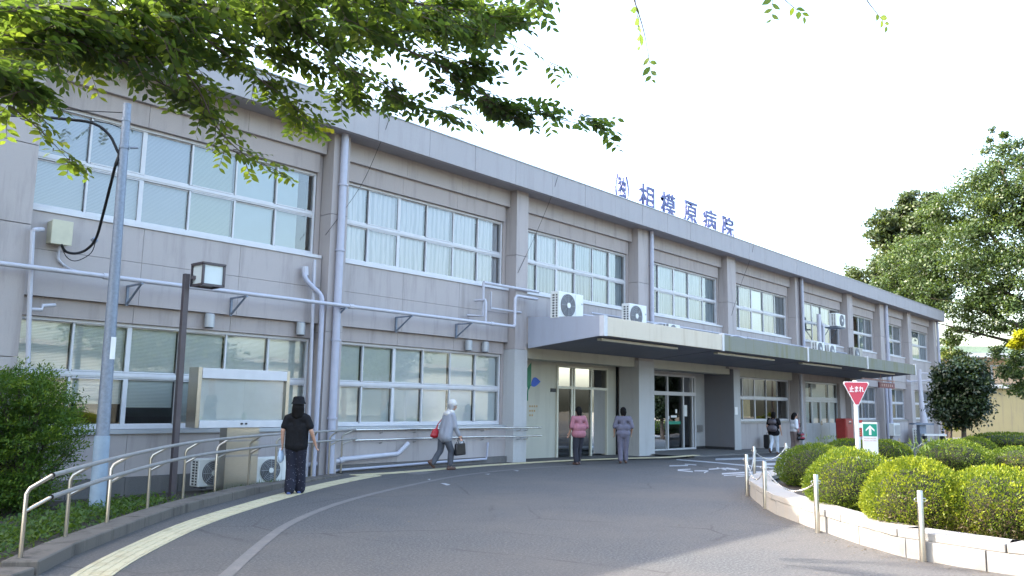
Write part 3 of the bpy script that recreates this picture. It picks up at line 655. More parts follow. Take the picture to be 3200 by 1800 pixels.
# lamp post with a lantern box
lb_ = at_z(536, 1570, -.10); D = math.hypot(lb_[0], lb_[1]); lt = at_d(583, 856, D)
LP = thing('lamp_post', 'dark bronze square lamp post with a milky box lantern', 'lamp post', lb_)
MB().obox((lb_+lt)/2, V(.045, 0, 0), V(0, .045, 0), (lt-lb_)/2+V(0, 0, 0)).build('post', MT['bronze'], LP, .004)
hc = at_d(650, 862, D)+V(.0, 0, 0); s_ = .20; ax = V(.86, -.5, 0); ax /= np.linalg.norm(ax); ay = V(.5, .86, 0); ay /= np.linalg.norm(ay)
ax, ay = V(1, 0, 0), V(0, 1, 0)
MB().obox(hc, ax*(s_-.02), ay*(s_-.02), V(0, 0, .165)).build('lamp_shade', MT['milk'], LP)
mb = MB()
for i in (-1, 1):
    for j in (-1, 1):
        mb.obox(hc+ax*i*(s_-.012)+ay*j*(s_-.012), ax*.018, ay*.018, V(0, 0, .176)); mb.obox(hc+ay*i*(s_-.012)+V(0, 0, j*.178), ax*(s_-.03), ay*.018, V(0, 0, .018)); mb.obox(hc+ax*i*(s_-.012)+V(0, 0, j*.178), ax*.018, ay*(s_+.006), V(0, 0, .018))
mb.obox(hc+V(0, 0, .19), ax*(s_+.01), ay*(s_+.01), V(0, 0, .012)); mb.build('lantern_frame', MT['bronze'], LP)
MB().obox((lt+hc)/2+V(0, 0, -.05), (hc-lt)/2*V(1, 1, 0)*.5, V(.02, .02, 0), V(0, 0, .03)).build('arm', MT['bronze'], LP)
# notice board
YB = 13.55
a = at_y(612, 1338, YB); b = at_y(905, 1160, YB); x0, x1, z0, z1 = a[0], b[0], a[2], b[2]
N_ = thing('notice_board', 'empty stainless notice board with glass front on a plinth', 'notice board', ((x0+x1)/2, YB, -.1))
box('side_panel', x0-.02, x0+.05, YB, YB+.34, z0, z1, MT['steelw'], N_, .004); box('side_panel', x1-.05, x1+.02, YB, YB+.34, z0, z1-.0, MT['steelw'], N_, .004)
box('top_rail', x0+.052, x1-.052, YB-.01, YB+.34, z1-.19, z1-.01, MT['alu'], N_, .004); box('bottom_rail', x0+.052, x1-.052, YB-.01, YB+.34, z0, z0+.13, MT['alu'], N_, .004)
box('back_panel', x0+.052, x1-.052, YB+.10, YB+.14, z0+.13, z1-.19, plain('notice_backing', (.80, .86, .86), .8, 0, .05, 3), N_)
for i in range(2):
    xa_, xb_ = x0+.06+i*(x1-x0-.12)/2, x0+.06+(i+1)*(x1-x0-.12)/2
    MB().add([(xa_, YB+.03+.012*i, z0+.13), (xb_, YB+.03+.012*i, z0+.13), (xb_, YB+.03+.012*i, z1-.19), (xa_, YB+.03+.012*i, z1-.19)], [(0, 1, 2, 3)]).build('pane', MT['glass'], N_)
    c = x0+(x1-x0)/2+(-.045 if i == 0 else .045); box('lock', c-.02, c+.02, YB-.024, YB-.011, z0+.055, z0+.085, MT['dark'], N_)
a = at_y(700, 1500, YB+.05); b = at_y(802, 1500, YB+.05)
box('plinth', a[0], b[0], YB+.05, YB+.30, -.15, z0-.002, MT['steelw'], N_, .004)
for z in (.55, .82): box('plinth_band', a[0]-.003, b[0]+.003, YB+.042, YB+.049, z, z+.035, MT['alub'], N_)
# air conditioner outdoor units
def grille_fan(t, cx, y, cz, r):
    MB().tube([(cx, y, cz), (cx, y+.02, cz)], r, 28).build('fan_opening', MT['fan'], t)
    mb = MB()
    for q in range(1, 7): mb.tube([(cx+r*q/6.2*math.cos(k*math.pi/14), y-.012, cz+r*q/6.2*math.sin(k*math.pi/14)) for k in range(29)], .0035, 4, False)
    for q in range(8): an = q*math.pi/4; mb.tube([(cx, y-.012, cz), (cx+r*math.cos(an), y-.012, cz+r*math.sin(an))], .005, 4)
    mb.build('fan_guard', MT['alud'], t); MB().tube([(cx, y-.024, cz), (cx, y-.010, cz)], r*.24, 16).build('fan_hub', MT['acw'], t)
def ac(x, y, z, w_, h_, label, group, fanx=.36, side=True, body='acw', d=.30):
    t = thing('air_conditioner', label, 'air conditioner', (x+w_/2, y+d/2, z), group)
    box('casing', x, x+w_, y, y+d, z+.03, z+h_, MT[body], t, .012); box('foot', x+.08, x+.16, y-.01, y+d+.01, z, z+.029, MT['dark'], t); box('foot', x+w_-.16, x+w_-.08, y-.01, y+d+.01, z, z+.029, MT['dark'], t)
    grille_fan(t, x+w_*fanx, y-.022, z+h_*.52, min(h_*.42, w_*.34))
    if side:
        mb = MB()
        for k in range(9): mb.box(x-.006, x-.001, y+.05, y+.10, z+.06+k*h_*.095, z+.06+k*h_*.095+h_*.055)
        for k in range(9): mb.box(x-.006, x-.001, y+.15, y+.22, z+.06+k*h_*.095, z+.06+k*h_*.095+h_*.055)
        mb.build('side_slots', MT['dark'], t)
    MB().box(x+w_*.66, x+w_*.665, y-.003, y-.0005, z+.05, z+h_-.02).build('seam', MT['alud'], t); MB().box(x+w_-.10, x+w_-.03, y-.004, y-.0005, z+h_*.62, z+h_*.68).build('badge', MT['alud'], t)
    return t
ga = 'air conditioner units by the building'
a = at_y(797, 1512, 14.1); ac(a[0], 14.1, a[2]-.02, .86, .50, 'white air conditioner with fan facing out, beside the notice board plinth', ga)
a = at_y(617, 1525, 14.1); ac(a[0], 14.1, a[2]-.02, .80, .52, 'white air conditioner on the ground behind the lower handrail, left of the plinth', ga)
YC = 13.7; a = at_y(1746, 986, YC); b = at_y(1823, 925, YC); zc_ = 3.90
ac(a[0], YC, zc_, b[0]-a[0], b[2]-zc_+.02, 'white air conditioner standing on the near left end of the canopy', ga)
a = at_y(1968, 1015, YC); b = at_y(2021, 975, YC); ac(a[0], YC, zc_+.01, b[0]-a[0], .78, 'second white air conditioner along the canopy roof, above the cream fascia', ga)
a = at_y(2100, 1040, YC); ac(a[0], YC+.1, zc_+.01, .7, .36, 'low white air conditioner on the canopy before the first fascia joint', ga)
a = at_y(2555, 1100, YC); ac(a[0], YC, zc_+.01, .85, .62, 'white air conditioner on the canopy in front of the dark open windows', ga)
a = at_y(2578, 1100, YC); ac(a[0]+.6, YC, zc_+.01, .8, .58, 'small white air conditioner just right of the one before the dark open windows', ga)
a = at_y(2668, 1117, YC); ac(a[0], YC, zc_+.01, 1.3, .66, 'grey brown air conditioner at the far end of the canopy', ga, .4, True, 'alub')
a = at_y(2620, 1022, 14.2); b = at_y(2645, 998, 14.2); W_ = ac(a[0]-.4, 14.15, a[2], 1.25, .66, 'air conditioner bracketed high on the wall above the canopy', ga, .6, True, 'acw', .34)
for x_ in (a[0]-.3, a[0]+.7): MB().tube([(x_, 14.5, a[2]-.02), (x_, 14.82, a[2]-.5)], .02, 6).build('bracket', MT['galv'], W_)
box('shelf', a[0]-.4, a[0]+.8, 14.15, 14.82, a[2]-.03, a[2]-.001, MT['galv'], W_)
a = at_z(2855, 1382, -.2); ac(53.0, 14.3, -.45, 1.3, .95, 'pale air conditioner at the foot of the far facade, behind the chain posts', ga, .5)
# pipe runs on the canopy roof
t_ = thing('roof_pipes', 'bundle of white refrigerant pipes running along the canopy roof', 'pipe', (32, 14.3, 3.9))
for i, (y, z, r) in enumerate(((14.45, 4.22, .05), (14.35, 4.12, .035), (14.55, 4.36, .03), (14.2, 4.02, .04))): MB().tube([(18.2+i, y, z), (25, y, z), (33, y, z-.01), (46-i, y, z)], r, 7).build('pipe', MT['pvcw'], t_, smooth=True)
for x in range(19, 46, 3): MB().box(x, x+.06, 14.1, 14.6, 3.99, 4.05).box(x, x+.06, 14.56, 14.6, 3.9, 4.4).build('pipe_support', MT['galv'], t_)
MB().tube(bez([(18.0, 14.3, 4.35), (18.6, 14.2, 4.2), (19.6, 14.0, 4.16), (20.3, 13.9, 4.1)], 4), .03, 6).tube(bez([(22.6, 13.9, 4.15), (23.6, 14.1, 4.3), (25.3, 14.3, 4.25)], 4), .03, 6).tube(bez([(27.8, 13.9, 4.1), (29.2, 14.2, 4.3), (30.6, 14.3, 4.22)], 4), .03, 6).build('hose', MT['pvcw'], t_, smooth=True)
MB().tube([(38.5, 14.5, 4.0), (38.5, 14.5, 6.0)], .10, 9).tube([(39.0, 14.5, 4.0), (39.0, 14.5, 5.6)], .08, 9).tube([(38.5, 14.5, 6.0), (38.9, 14.5, 5.5)], .06, 8).build('riser', MT['pvcw'], t_, smooth=True)
# handrail on the wall
WR = thing('wall_handrail', 'double stainless handrail fixed along the wall right of the drainpipe', 'handrail', (11.6, 14.62, .8))
z1_, z2_ = .93, .70
for z, x0 in ((z1_, 11.55), (z2_, 11.75)):
    MB().tube([(x0, SP-.08, z), (16.4, SP-.08, z), (16.75, 14.72, z), (16.95, 14.66, z), (18.0, 14.66, z)], .021, 9).build('rail', MT['steel'], WR, smooth=True)
    for x in (12.55, 13.6, 14.7, 16.0): MB().tube([(x, SP-.08, z), (x, SP-.08, z-.07), (x, SP+.02, z-.09)], .011, 6).build('bracket', MT['alub'], WR)
    for x in (17.1, 17.4): MB().tube([(x, 14.66, z), (x, 14.66, z-.07), (x, CF-.03, z-.09)], .011, 6).build('bracket', MT['alub'], WR)
# duct low on the wall
t_ = thing('wall_duct', 'white plastic duct low on the wall with a bent end', 'duct', (11.5, 14.95, .3))
MB().tube([(10.2, 14.92, .20), (11.3, 14.92, .27), (11.4, 14.92, .30), (12.95, 14.92, .36), (13.0, 14.92, .38), (13.3, 14.93, .60)], .055, 10).build('pipe', MT['pvcw'], t_, smooth=True); MB().tube([(11.28, 14.92, .268), (11.40, 14.92, .30)], .07, 10).build('coupling', MT['pvcw'], t_)
MB().tube([(11.2, 14.98, .06), (14, 14.98, .10), (16.1, 14.98, .12), (16.15, 14.98, .55)], .03, 8).build('low_pipe', MT['pvc'], t_, smooth=True)
# ramp handrail
HR = thing('handrail', 'curving double stainless handrail on posts along the ramp kerb', 'handrail', (5, 10.7, 0))
posts = [(62, 1755), (203, 1690), (333, 1645), (459, 1600), (570, 1568), (670, 1545), (775, 1520), (858, 1504), (972, 1489), (1026, 1481), (1065, 1473)]
rp1, rp2 = [], []
PB = [at_z(x, y, .09-.005*i) for i, (x, y) in enumerate(posts)]
UPP = [(165, 1485), (280, 1452), (410, 1420), (530, 1393), (625, 1372), (715, 1358), (820, 1348), (900, 1340), (1000, 1326), (1060, 1320), (1112, 1318)]
LOP = [(160, 1556), (275, 1527), (405, 1498), (520, 1471), (620, 1449), (715, 1434), (820, 1420), (900, 1411), (1000, 1397), (1060, 1391), (1115, 1385)]
for i, p in enumerate(PB):
    nx = PB[min(i+1, len(PB)-1)]-PB[max(i-1, 0)]; nx /= np.linalg.norm(nx); nrm = V(nx[1], -nx[0], 0); q = p+nrm*.20+nx*.10
    dq = math.hypot(q[0], q[1]); t1, t2 = at_d(*UPP[i], dq), at_d(*LOP[i], dq); t1[2] = min(max(t1[2], .66), .95); t2[2] = t1[2]-.20
    rp1.append(t1); rp2.append(t2)
sm = lambda L: [L[0]]+[(L[i-1]+L[i]*2+L[i+1])/4 for i in range(1, len(L)-1)]+[L[-1]]
rp1, rp2 = sm(rp1), sm(rp2)
for i, p in enumerate(PB):
    t1, t2 = rp1[i], rp2[i]; el = V(p[0], p[1], t1[2]-.13); el2 = V(p[0], p[1], t2[2]-.12)
    MB().tube([p-V(0, 0, .03), el-V(0, 0, .03), el+(t1-el)*.12, t1], .0205, 9).tube([el2, t2], .017, 8).build('post', MT['steelw'], HR, smooth=True)
MB().tube(bez(rp1, 6), .023, 10).build('rail', MT['alub'], HR, smooth=True); MB().tube(bez(rp2, 6), .023, 10).build('rail', MT['alub'], HR, smooth=True)
for L in (rp1, rp2):
    d = (L[0]-L[1])/np.linalg.norm(L[0]-L[1]); MB().tube([L[0], L[0]+d*.012], .0245, 12).build('end_cap', MT['black'], HR)

# ================================================================ round planter on the right
out = [at_z(x, y, 0) for x, y in [(2367, 1556), (2398, 1595), (2450, 1618), (2549, 1653), (2697, 1704), (2899, 1758), (3200, 1801)]]
OUT = [V(24.5, 7.6, 0), V(19.5, 7.65, 0), V(16.0, 7.35, 0), V(14.3, 6.75, 0), V(13.2, 6.05, 0)]+[p for p in out[1:]]
OUT += [V(9.62, .9, 0), V(10.3, -.8, 0), V(12.5, -2.6, 0), V(17, -3.5, 0), V(24, -3, 0), V(29.0, -1, 0), V(31, 2, 0), V(30, 5, 0), V(28, 6.8, 0), V(24.5, 7.6, 0)]
ob = bez(OUT, 10)
PL = thing('planter_wall', 'low curved white granite planter wall around the clipped bushes', 'planter', (12, 4, 0))
st = resample(ob, .86)
for i, (a, b) in enumerate(zip(st, st[1:])):
    if a[1] < -1.2 or a[0] > 24: step = 1
    t = (b-a)/np.linalg.norm(b-a); n = V(-t[1], t[0], 0); n = -n if n@(V(19, 2, 0)-a) < 0 else n
    zb = min(gz(a[0]), 0)
    mb = MB(); A, Bp = a+t*.009, b-t*.009
    mb.prism([A+V(0, 0, zb-.05), Bp+V(0, 0, zb-.05), Bp+n*.14+V(0, 0, zb-.05), A+n*.14+V(0, 0, zb-.05)], (0, 0, .252)).build('wall_stone', MT['granitew'], PL)
cp = resample(ob, 1.15)
for a, b in zip(cp, cp[1:]):
    t = (b-a)/np.linalg.norm(b-a); n = V(-t[1], t[0], 0); n = -n if n@(V(19, 2, 0)-a) < 0 else n
    mid = (a+b)/2+V(0, 0, 0); zb = min(gz(a[0]), 0); A, Bp = a+t*.009-n*.015, b-t*.009-n*.015
    MB().prism([A+V(0, 0, zb+.205), Bp+V(0, 0, zb+.205), Bp+n*.40+V(0, 0, zb+.205), A+n*.40+V(0, 0, zb+.205)], (0, 0, .085)).build('coping_stone', MT['granitew'], PL, .006)
inn = []
for i, p in enumerate(ob[:-1]):
    inn.append((p+(V(19, 2, 0)-p)/np.linalg.norm(V(19, 2, 0)-p)*.2)+V(0, 0, .17+min(0, gz(p[0]))))
struct(MB().add(inn, [tuple(range(len(inn)))]).build('planter_soil', MT['soil']))
# stainless chain posts and chains
PO = [((2885, 1755), 'nearest stainless chain post, right of all, in front of the white wall'), ((2555, 1665), 'second nearest stainless chain post, before the second big bush'), ((2392, 1590), 'stainless chain post touching the rounded corner of the planter wall'),
      ((2335, 1550), 'stainless chain post left of the planter corner, leftmost of the posts'), ((2358, 1490), 'stainless chain post just behind the leftmost one'), ((2458, 1470), 'stainless chain post below the walkers, nearest the white road lines')]
pts = []
for (x, y), lb in PO:
    p = at_z(x, y, 0); h = .74 if y > 1500 else .69; p[2] = 0
    t = thing('chain_post', lb, 'post', p, 'stainless chain posts round the planter')
    MB().tube([p-V(0, 0, .03), p+V(0, 0, h-.01), p+V(0, 0, h)], [.032, .032, .026], 16).build('post', MT['steelw'], t, smooth=True)
    mb = MB()
    for s_ in (-1, 1):
        c = p+V(rt[0], rt[1], 0)*s_*.045+V(0, 0, h-.10); mb.tube([c+V(rt[0], rt[1], 0)*.018*math.cos(k*math.pi/6)+V(0, 0, .018*math.sin(k*math.pi/6)) for k in range(13)], .005, 5)
    mb.build('ring', MT['steel'], t); pts.append((p, h))
for x, y, lb in ((2810, 1368, 'far chain post behind the bushes, left of three'), (2883, 1369, 'far chain post behind the bushes, middle of three'), (2932, 1366, 'far chain post behind the bushes, right of three')):
    p = at_z(x, y, .58); p[2] = gz(p[0]); t = thing('chain_post', lb, 'post', p, 'stainless chain posts round the planter')
    MB().tube([p, p+V(0, 0, .70)], .035, 10).build('post', MT['steelw'], t, smooth=True); pts.append((p, .70))
def chain(i, j, sag, lb, name='chain'):
    a = pts[i][0]+V(0, 0, pts[i][1]-.10); b = pts[j][0]+V(0, 0, pts[j][1]-.10) if j is not None else None
    P = resample([a+(b-a)*t-V(0, 0, sag*4*t*(1-t)) for t in np.linspace(0, 1, 30)], .042); mb = MB()
    for k, (p, q) in enumerate(zip(P, P[1:])):
        d = (q-p)/np.linalg.norm(q-p); s_ = np.cross(d, V(0, 0, 1) if k % 2 else V(d[1], -d[0], .3)); s_ /= np.linalg.norm(s_)+1e-9; c = (p+q)/2
        mb.tube([c+d*.028*math.cos(u)+s_*.012*math.sin(u) for u in np.linspace(0, 2*math.pi, 9)], .0042, 5, False)
    o = mb.build(name, MT['steel'], None, loc=a); tag(o, lb, 'chain', 'chains hanging between the stainless posts')
chain(1, 2, .22, 'chain sagging in front of the nearest left bushes to the corner post'); chain(2, 3, .26, 'chain hanging at the planter corner between the two closest posts')
chain(3, 4, .30, 'short chain between the leftmost post and the one behind it'); chain(4, 5, .25, 'chain running from the left posts towards the post below the walkers')
chain(5, 6, .35, 'chain leaving the post below the walkers to the right, behind the bushes'); chain(6, 7, .25, 'far chain between the left and middle posts behind the bushes'); chain(7, 8, .25, 'far chain between the middle and right posts behind the bushes')

# ---- stop sign
DS = 22.0; c = at_d(2672, 1195, DS); hr = V(rt[0], rt[1], 0); hr /= np.linalg.norm(hr); bk = V(-hr[1], hr[0], 0)
g0 = gz(c[0]); T = thing('stop_sign', 'red inverted triangle stop sign on a white pole behind the bushes', 'road sign', (c[0], c[1], g0))
zt = at_d(2672, 1193, DS)[2]; zb_ = at_d(2672, 1268, DS)[2]; hw = np.linalg.norm(at_d(2716, 1193, DS)-at_d(2629, 1193, DS))/2
def tri(k, y0, mat, name, th):
    cz = zt-(zt-zb_)*.36; P = []
    for x, z in ((-hw*.93, zt), (hw*.93, zt), (hw, zt-.05), (.04, zb_), (-.04, zb_), (-hw, zt-.05)):
        p = V(c[0], c[1], 0)+hr*x*k; p[2] = cz+(z-cz)*k; P.append(p+bk*y0)
    return MB().prism(P, bk*th).build(name, mat, T)
tri(1.0, -.062, MT['white'], 'border', .012); tri(.91, -.068, MT['redsign'], 'sign_plate', .0055)
MB().tube([(c[0], c[1], g0-.1), (c[0], c[1], zt+.03)], .052, 12).build('pole', MT['white'], T, smooth=True)
def put_text(body, ctr, width, height, bold, mat, parent, name='lettering', yoff=-.0725, thick=.003):
    me, sz = text_mesh(body, 1, thick/ max(.001, 1), bold); n = len(me.vertices); co = np.empty(n*3); me.vertices.foreach_get('co', co); co = co.reshape(-1, 3)
    o0 = np.array(org(parent)) if parent is not None else np.zeros(3)
    W = np.array(ctr)-o0+bk*yoff; P = W+np.outer(co[:, 0]*width/sz[0], hr)+np.outer(co[:, 1]*height/sz[1], V(0, 0, 1))-np.outer(co[:, 2], bk)
    me.vertices.foreach_set('co', P.ravel()); me.update(); return link(name, me, mat, parent)
put_text('止まれ', (c[0], c[1], at_d(2672, 1216, DS)[2]), hw*1.12, .15, .02, MT['white'], T)
# ---- green arrow board
DA = 24.0; c = at_d(2719, 1352, DA); z0 = gz(c[0]); zt = at_d(2719, 1319, DA)[2]; zb_ = at_d(2719, 1386, DA)[2]; hw = .20
A = thing('arrow_board', 'standing sign with a white up arrow on green', 'sign', (c[0], c[1], z0))
o_ = V(c[0], c[1], 0)
def rect(x0, x1, za, zb, y, th, mat, name): return MB().prism([o_+hr*x0+bk*y+V(0, 0, za), o_+hr*x1+bk*y+V(0, 0, za), o_+hr*x1+bk*y+V(0, 0, zb), o_+hr*x0+bk*y+V(0, 0, zb)], bk*th).build(name, mat, A)
rect(-hw, hw, z0, zt, 0, .02, MT['white'], 'board'); gh = zt-(zt-zb_)*.70; rect(-hw*.92, hw*.92, gh+.02, zt-.05, -.005, .004, MT['green'], 'green_panel')
ac_ = (gh+.02+zt-.05)/2; ah = (zt-.05-gh-.02)*.40
ar = [(0, ah), (.115, ah*.1), (.115, -ah*.25), (.032, ah*.35), (.032, -ah), (-.032, -ah), (-.032, ah*.35), (-.115, -ah*.25), (-.115, ah*.1)]
MB().prism([o_+hr*x+bk*-.010+V(0, 0, ac_+z) for x, z in ar], bk*.004).build('arrow', MT['white'], A)
mb = MB()
for r_ in range(2):
    for k in range(9): mb.obox(o_+hr*(-.16+k*.038)+bk*-.004+V(0, 0, gh-.035-r_*.06), hr*.012, bk*.002, V(0, 0, .012))
mb.build('small_print', MT['pink'], A)
# ---- red post box and red notice by the doors
a = at_y(2640, 1372, 14.2); x0 = a[0]-.2; X = thing('post_box', 'red metal post box standing by the doors behind the stop sign', 'post box', (x0+.5, 14.4, gz(x0)))
MB().box(x0, x0+1.05, 14.05, 14.55, .12, 1.12).build('box', MT['red'], X, .05); box('slot', x0+.35, x0+.75, 14.04, 14.049, .86, .90, MT['dark'], X); box('plate', x0+.45, x0+.68, 14.035, 14.048, .95, 1.0, MT['white'], X)
box('leg', x0+.4, x0+.6, 14.2, 14.4, gz(x0)-.1, .119, MT['red'], X); box('door', x0+.12, x0+.93, 14.035, 14.048, .2, .75, MT['red'], X)
c = at_d(2687, 1350, 27.0); A2 = thing('red_notice', 'small red and white notice board right of the stop sign pole', 'sign', (c[0], c[1], gz(c[0])))
o_ = V(c[0], c[1], 0); A = A2; z_ = lambda py: at_d(2687, py, 27.0)[2]
rect(-.09, .09, z_(1364), z_(1337), 0, .02, MT['red'], 'board'); rect(-.08, .08, z_(1336), z_(1322), 0, .02, MT['white'], 'board'); rect(-.09, .09, z_(1321), z_(1313), 0, .02, MT['red'], 'board'); rect(-.02, .02, gz(c[0])-.1, z_(1322), .021, .03, MT['white'], 'stake')
mb = MB()
for k in range(3): mb.obox(o_+bk*-.003+V(0, 0, z_(1345+k*6)), hr*.03, bk*.002, V(0, 0, .012))
mb.build('print', MT['ochre'], A2)
# ---- hanging maroon sign under the canopy end
x0 = at_y(2747, 1204, 13.2)[0]; x1 = at_y(2795, 1204, 13.2)[0]; za, zb = at_y(2770, 1213, 13.2)[2], at_y(2770, 1196, 13.2)[2]
H = thing('hanging_sign', 'maroon sign board hanging under the far canopy end', 'sign', ((x0+x1)/2, 13.2, zb))
box('board', x0, x1, 13.18, 13.24, za, zb, MT['maroon'], H); mb = MB()
for k in range(6): mb.box(x0+(x1-x0)*(.14+k*.13), x0+(x1-x0)*(.14+k*.13)+.12, 13.172, 13.179, za+.08, za+.2)
mb.build('lettering', MT['pink'], H)
MB().tube([(x0-2.5, 13.2, zb+.1), (x1, 13.2, zb+.1)], .04, 8).tube([(x0+.3, 13.2, zb), (x0+.3, 13.2, 3.3)], .02, 6).tube([(x1-.3, 13.2, zb), (x1-.3, 13.2, 3.3)], .02, 6).build('hanger', MT['pink'], H)
# ---- far end gear: pipe support and equipment
t_ = thing('vent_stack', 'bent white pipe on a stand at the far end of the facade', 'pipe', (52, 12.5, -.4))
q = lambda x, y: at_d(x, y, 52.0)
MB().tube([q(2874, 1155), q(2874, 1180), q(2880, 1260), q(2888, 1322)], [.10, .10, .13, .20], 10).build('pipe', MT['pvcw'], t_, smooth=True)
MB().obox(q(2880, 1325), hr*.55, bk*.3, V(0, 0, .05)).obox(q(2880, 1355)-V(0, 0, .0), hr*.18, bk*.18, V(0, 0, .62)).build('stand', MT['galv'], t_)
MB().tube([q(2880, 1166), q(2930, 1169)], .05, 6).tube([q(2835, 1193), q(2925, 1187)], .05, 6).tube([q(2925, 1187), q(2893, 1207)], .05, 6).tube([q(2850, 1195), q(2832, 1188)], .05, 6).build('brace', MT['pvcw'], t_, smooth=True)
t_ = thing('meter_box', 'pale meter box on the far facade beside the drainpipe', 'meter box', (50.2, 14.6, .2)); a = at_y(2800, 1362, 14.5); box('casing', a[0]-.6, a[0]+.5, 14.4, 14.75, a[2], a[2]+.7, MT['acw'], t_, .02); box('door', a[0]-.5, a[0]+.4, 14.385, 14.398, a[2]+.08, a[2]+.6, MT['alud'], t_)
t_ = thing('bench', 'grey bench in front of the far end of the facade', 'bench', q(2920, 1375))
MB().obox(q(2917, 1359), hr*.62, bk*.25, V(0, 0, .05)).build('seat', MT['acw'], t_)
for s_ in (-.5, .5): MB().obox(q(2917, 1370)+hr*s_, hr*.05, bk*.2, V(0, 0, .22)).build('leg', MT['dark'], t_)
# ---- far buff building on the right
DB = 85.0; o_ = at_d(2935, 1380, DB); t_ = thing('buff_building', 'sunlit buff building with a pale green roof edge beyond the trees', 'building', (o_[0], o_[1], -1))
zz = lambda py: at_d(3120, py, DB)[2]
def slab(name, x0, x1, za, zb, y0, y1, mat): return MB().prism([o_*V(1, 1, 0)+hr*x0+bk*y0+V(0, 0, za), o_*V(1, 1, 0)+hr*x1+bk*y0+V(0, 0, za), o_*V(1, 1, 0)+hr*x1+bk*y0+V(0, 0, zb), o_*V(1, 1, 0)+hr*x0+bk*y0+V(0, 0, zb)], bk*(y1-y0)).build(name, mat, t_)
bf, bf2 = wall_mat('buff_render', (.42, .36, .20)), wall_mat('peach_render', (.55, .40, .27)); gr = plain('pale_green_metal', (.50, .60, .40), .5)
slab('wall', -3, 30, -3, zz(1212), 0, 10, bf); slab('wall', -3, 30, zz(1199), zz(1115), .6, 10, bf2); slab('balcony', -3.2, 30, zz(1211), zz(1200), -.5, 10, MT['white'])
slab('roof', -4, 30, zz(1114), zz(1100), -1.2, 11, MT['white']); slab('roof_edge', -4, 30, zz(1099), zz(1079), -1.0, 11, gr)
for k in range(4): slab('window', 5.4+k*5.6, 9.6+k*5.6, zz(1195), zz(1135), .52, .598, MT['alud']); slab('shutter', 5.6+k*5.6, 9.4+k*5.6, zz(1194), zz(1140), .46, .518, bf2)
for k in range(5): slab('pilaster', 4.3+k*5.6, 4.9+k*5.6, zz(1198), zz(1116), .1, .598, bf2)

# ---- unseen pale low building, added across the drive to brighten window reflections
t_ = thing('unseen_pale_house', 'unseen long pale building added across the drive to brighten the lower windows', 'building', (20, -44, -.5))
pw = wall_mat('pale_render', (.36, .385, .37))
MB().box(-25, 80, -46, -40, -1, 5.2).build('wall', pw, t_); MB().box(-26, 81, -47, -39.2, 5.21, 5.6).build('roof', MT['alub'], t_)
for k in range(14): MB().box(-22+k*7, -18+k*7, -39.99, -39.9, 1.2, 3.4).build('window', MT['alud'], t_)
# ================================================================ vegetation
LM = dict(
 canopy=leaf_mat('tree_leaf', [(0, (.028, .052, .024)), (.5, (.066, .110, .030)), (1, (.21, .26, .035))], .55),
 fresh=leaf_mat('fresh_leaf', [(0, (.05, .11, .02)), (1, (.13, .20, .02))], .55),
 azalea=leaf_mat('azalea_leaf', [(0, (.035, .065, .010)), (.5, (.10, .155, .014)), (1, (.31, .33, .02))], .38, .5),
 bark_twig=leaf_mat('dry_leaf', [(0, (.07, .05, .03)), (1, (.14, .10, .05))], .1),
 yew=leaf_mat('shrub_leaf', [(0, (.025, .06, .018)), (.6, (.075, .15, .025)), (1, (.20, .27, .03))], .38),
 zelk=leaf_mat('broadleaf', [(0, (.022, .042, .017)), (.6, (.050, .085, .026)), (1, (.11, .125, .025))], .28),
 pine=leaf_mat('pine_needle', [(0, (.018, .035, .018)), (1, (.07, .095, .035))], .2), darkt=leaf_mat('evergreen_leaf', [(0, (.008, .018, .010)), (1, (.025, .045, .018))], .15),
 yellow=leaf_mat('yellowing_leaf', [(0, (.22, .24, .012)), (1, (.42, .38, .02))], .5), grass=leaf_mat('weed_leaf', [(0, (.03, .075, .015)), (1, (.11, .17, .03))], .35))
def unit(a): return a/(np.linalg.norm(a, axis=-1, keepdims=True)+1e-9)
def leaves(name, P, Dr, Nr, L, W, tint, mat, parent=None, six=False, stuff=True):
    "one mesh of many leaf blades: P base, Dr along the blade, Nr face normal"
    n = len(P); Dr = unit(Dr); S = unit(np.cross(Nr, Dr)); Nn = np.cross(Dr, S); L = np.broadcast_to(L, n)[:, None]; W = np.broadcast_to(W, n)[:, None]
    if six: prof = [(0, 0, 0), (.28, .42, .03), (.58, .46, .02), (1, 0, -.10), (.58, -.46, .02), (.28, -.42, .03)]
    else: prof = [(0, 0, 0), (.45, .5, .06), (1, 0, -.06), (.45, -.5, .06)]
    k = len(prof); co = np.empty((n, k, 3))
    for i, (a, b, c) in enumerate(prof): co[:, i] = P+Dr*L*a+S*W*b+Nn*L*c
    o0 = np.array(org(parent)) if parent is not None else np.zeros(3); co = co.reshape(-1, 3)-o0
    me = bpy.data.meshes.new(name); me.vertices.add(n*k); me.vertices.foreach_set('co', co.astype(np.float32).ravel())
    me.loops.add(n*k); me.loops.foreach_set('vertex_index', np.arange(n*k, dtype=np.int32)); me.polygons.add(n)
    me.polygons.foreach_set('loop_start', np.arange(0, n*k, k, dtype=np.int32)); me.update(calc_edges=True)
    at = me.attributes.new('tint', 'FLOAT', 'POINT'); at.data.foreach_set('value', np.repeat(np.clip(tint, 0, 1), k).astype(np.float32))
    o = link(name, me, mat, parent)
    if stuff and parent is not None: o['kind'] = 'stuff'
    return o
def rdir(n): return unit(rng.normal(size=(n, 3)))
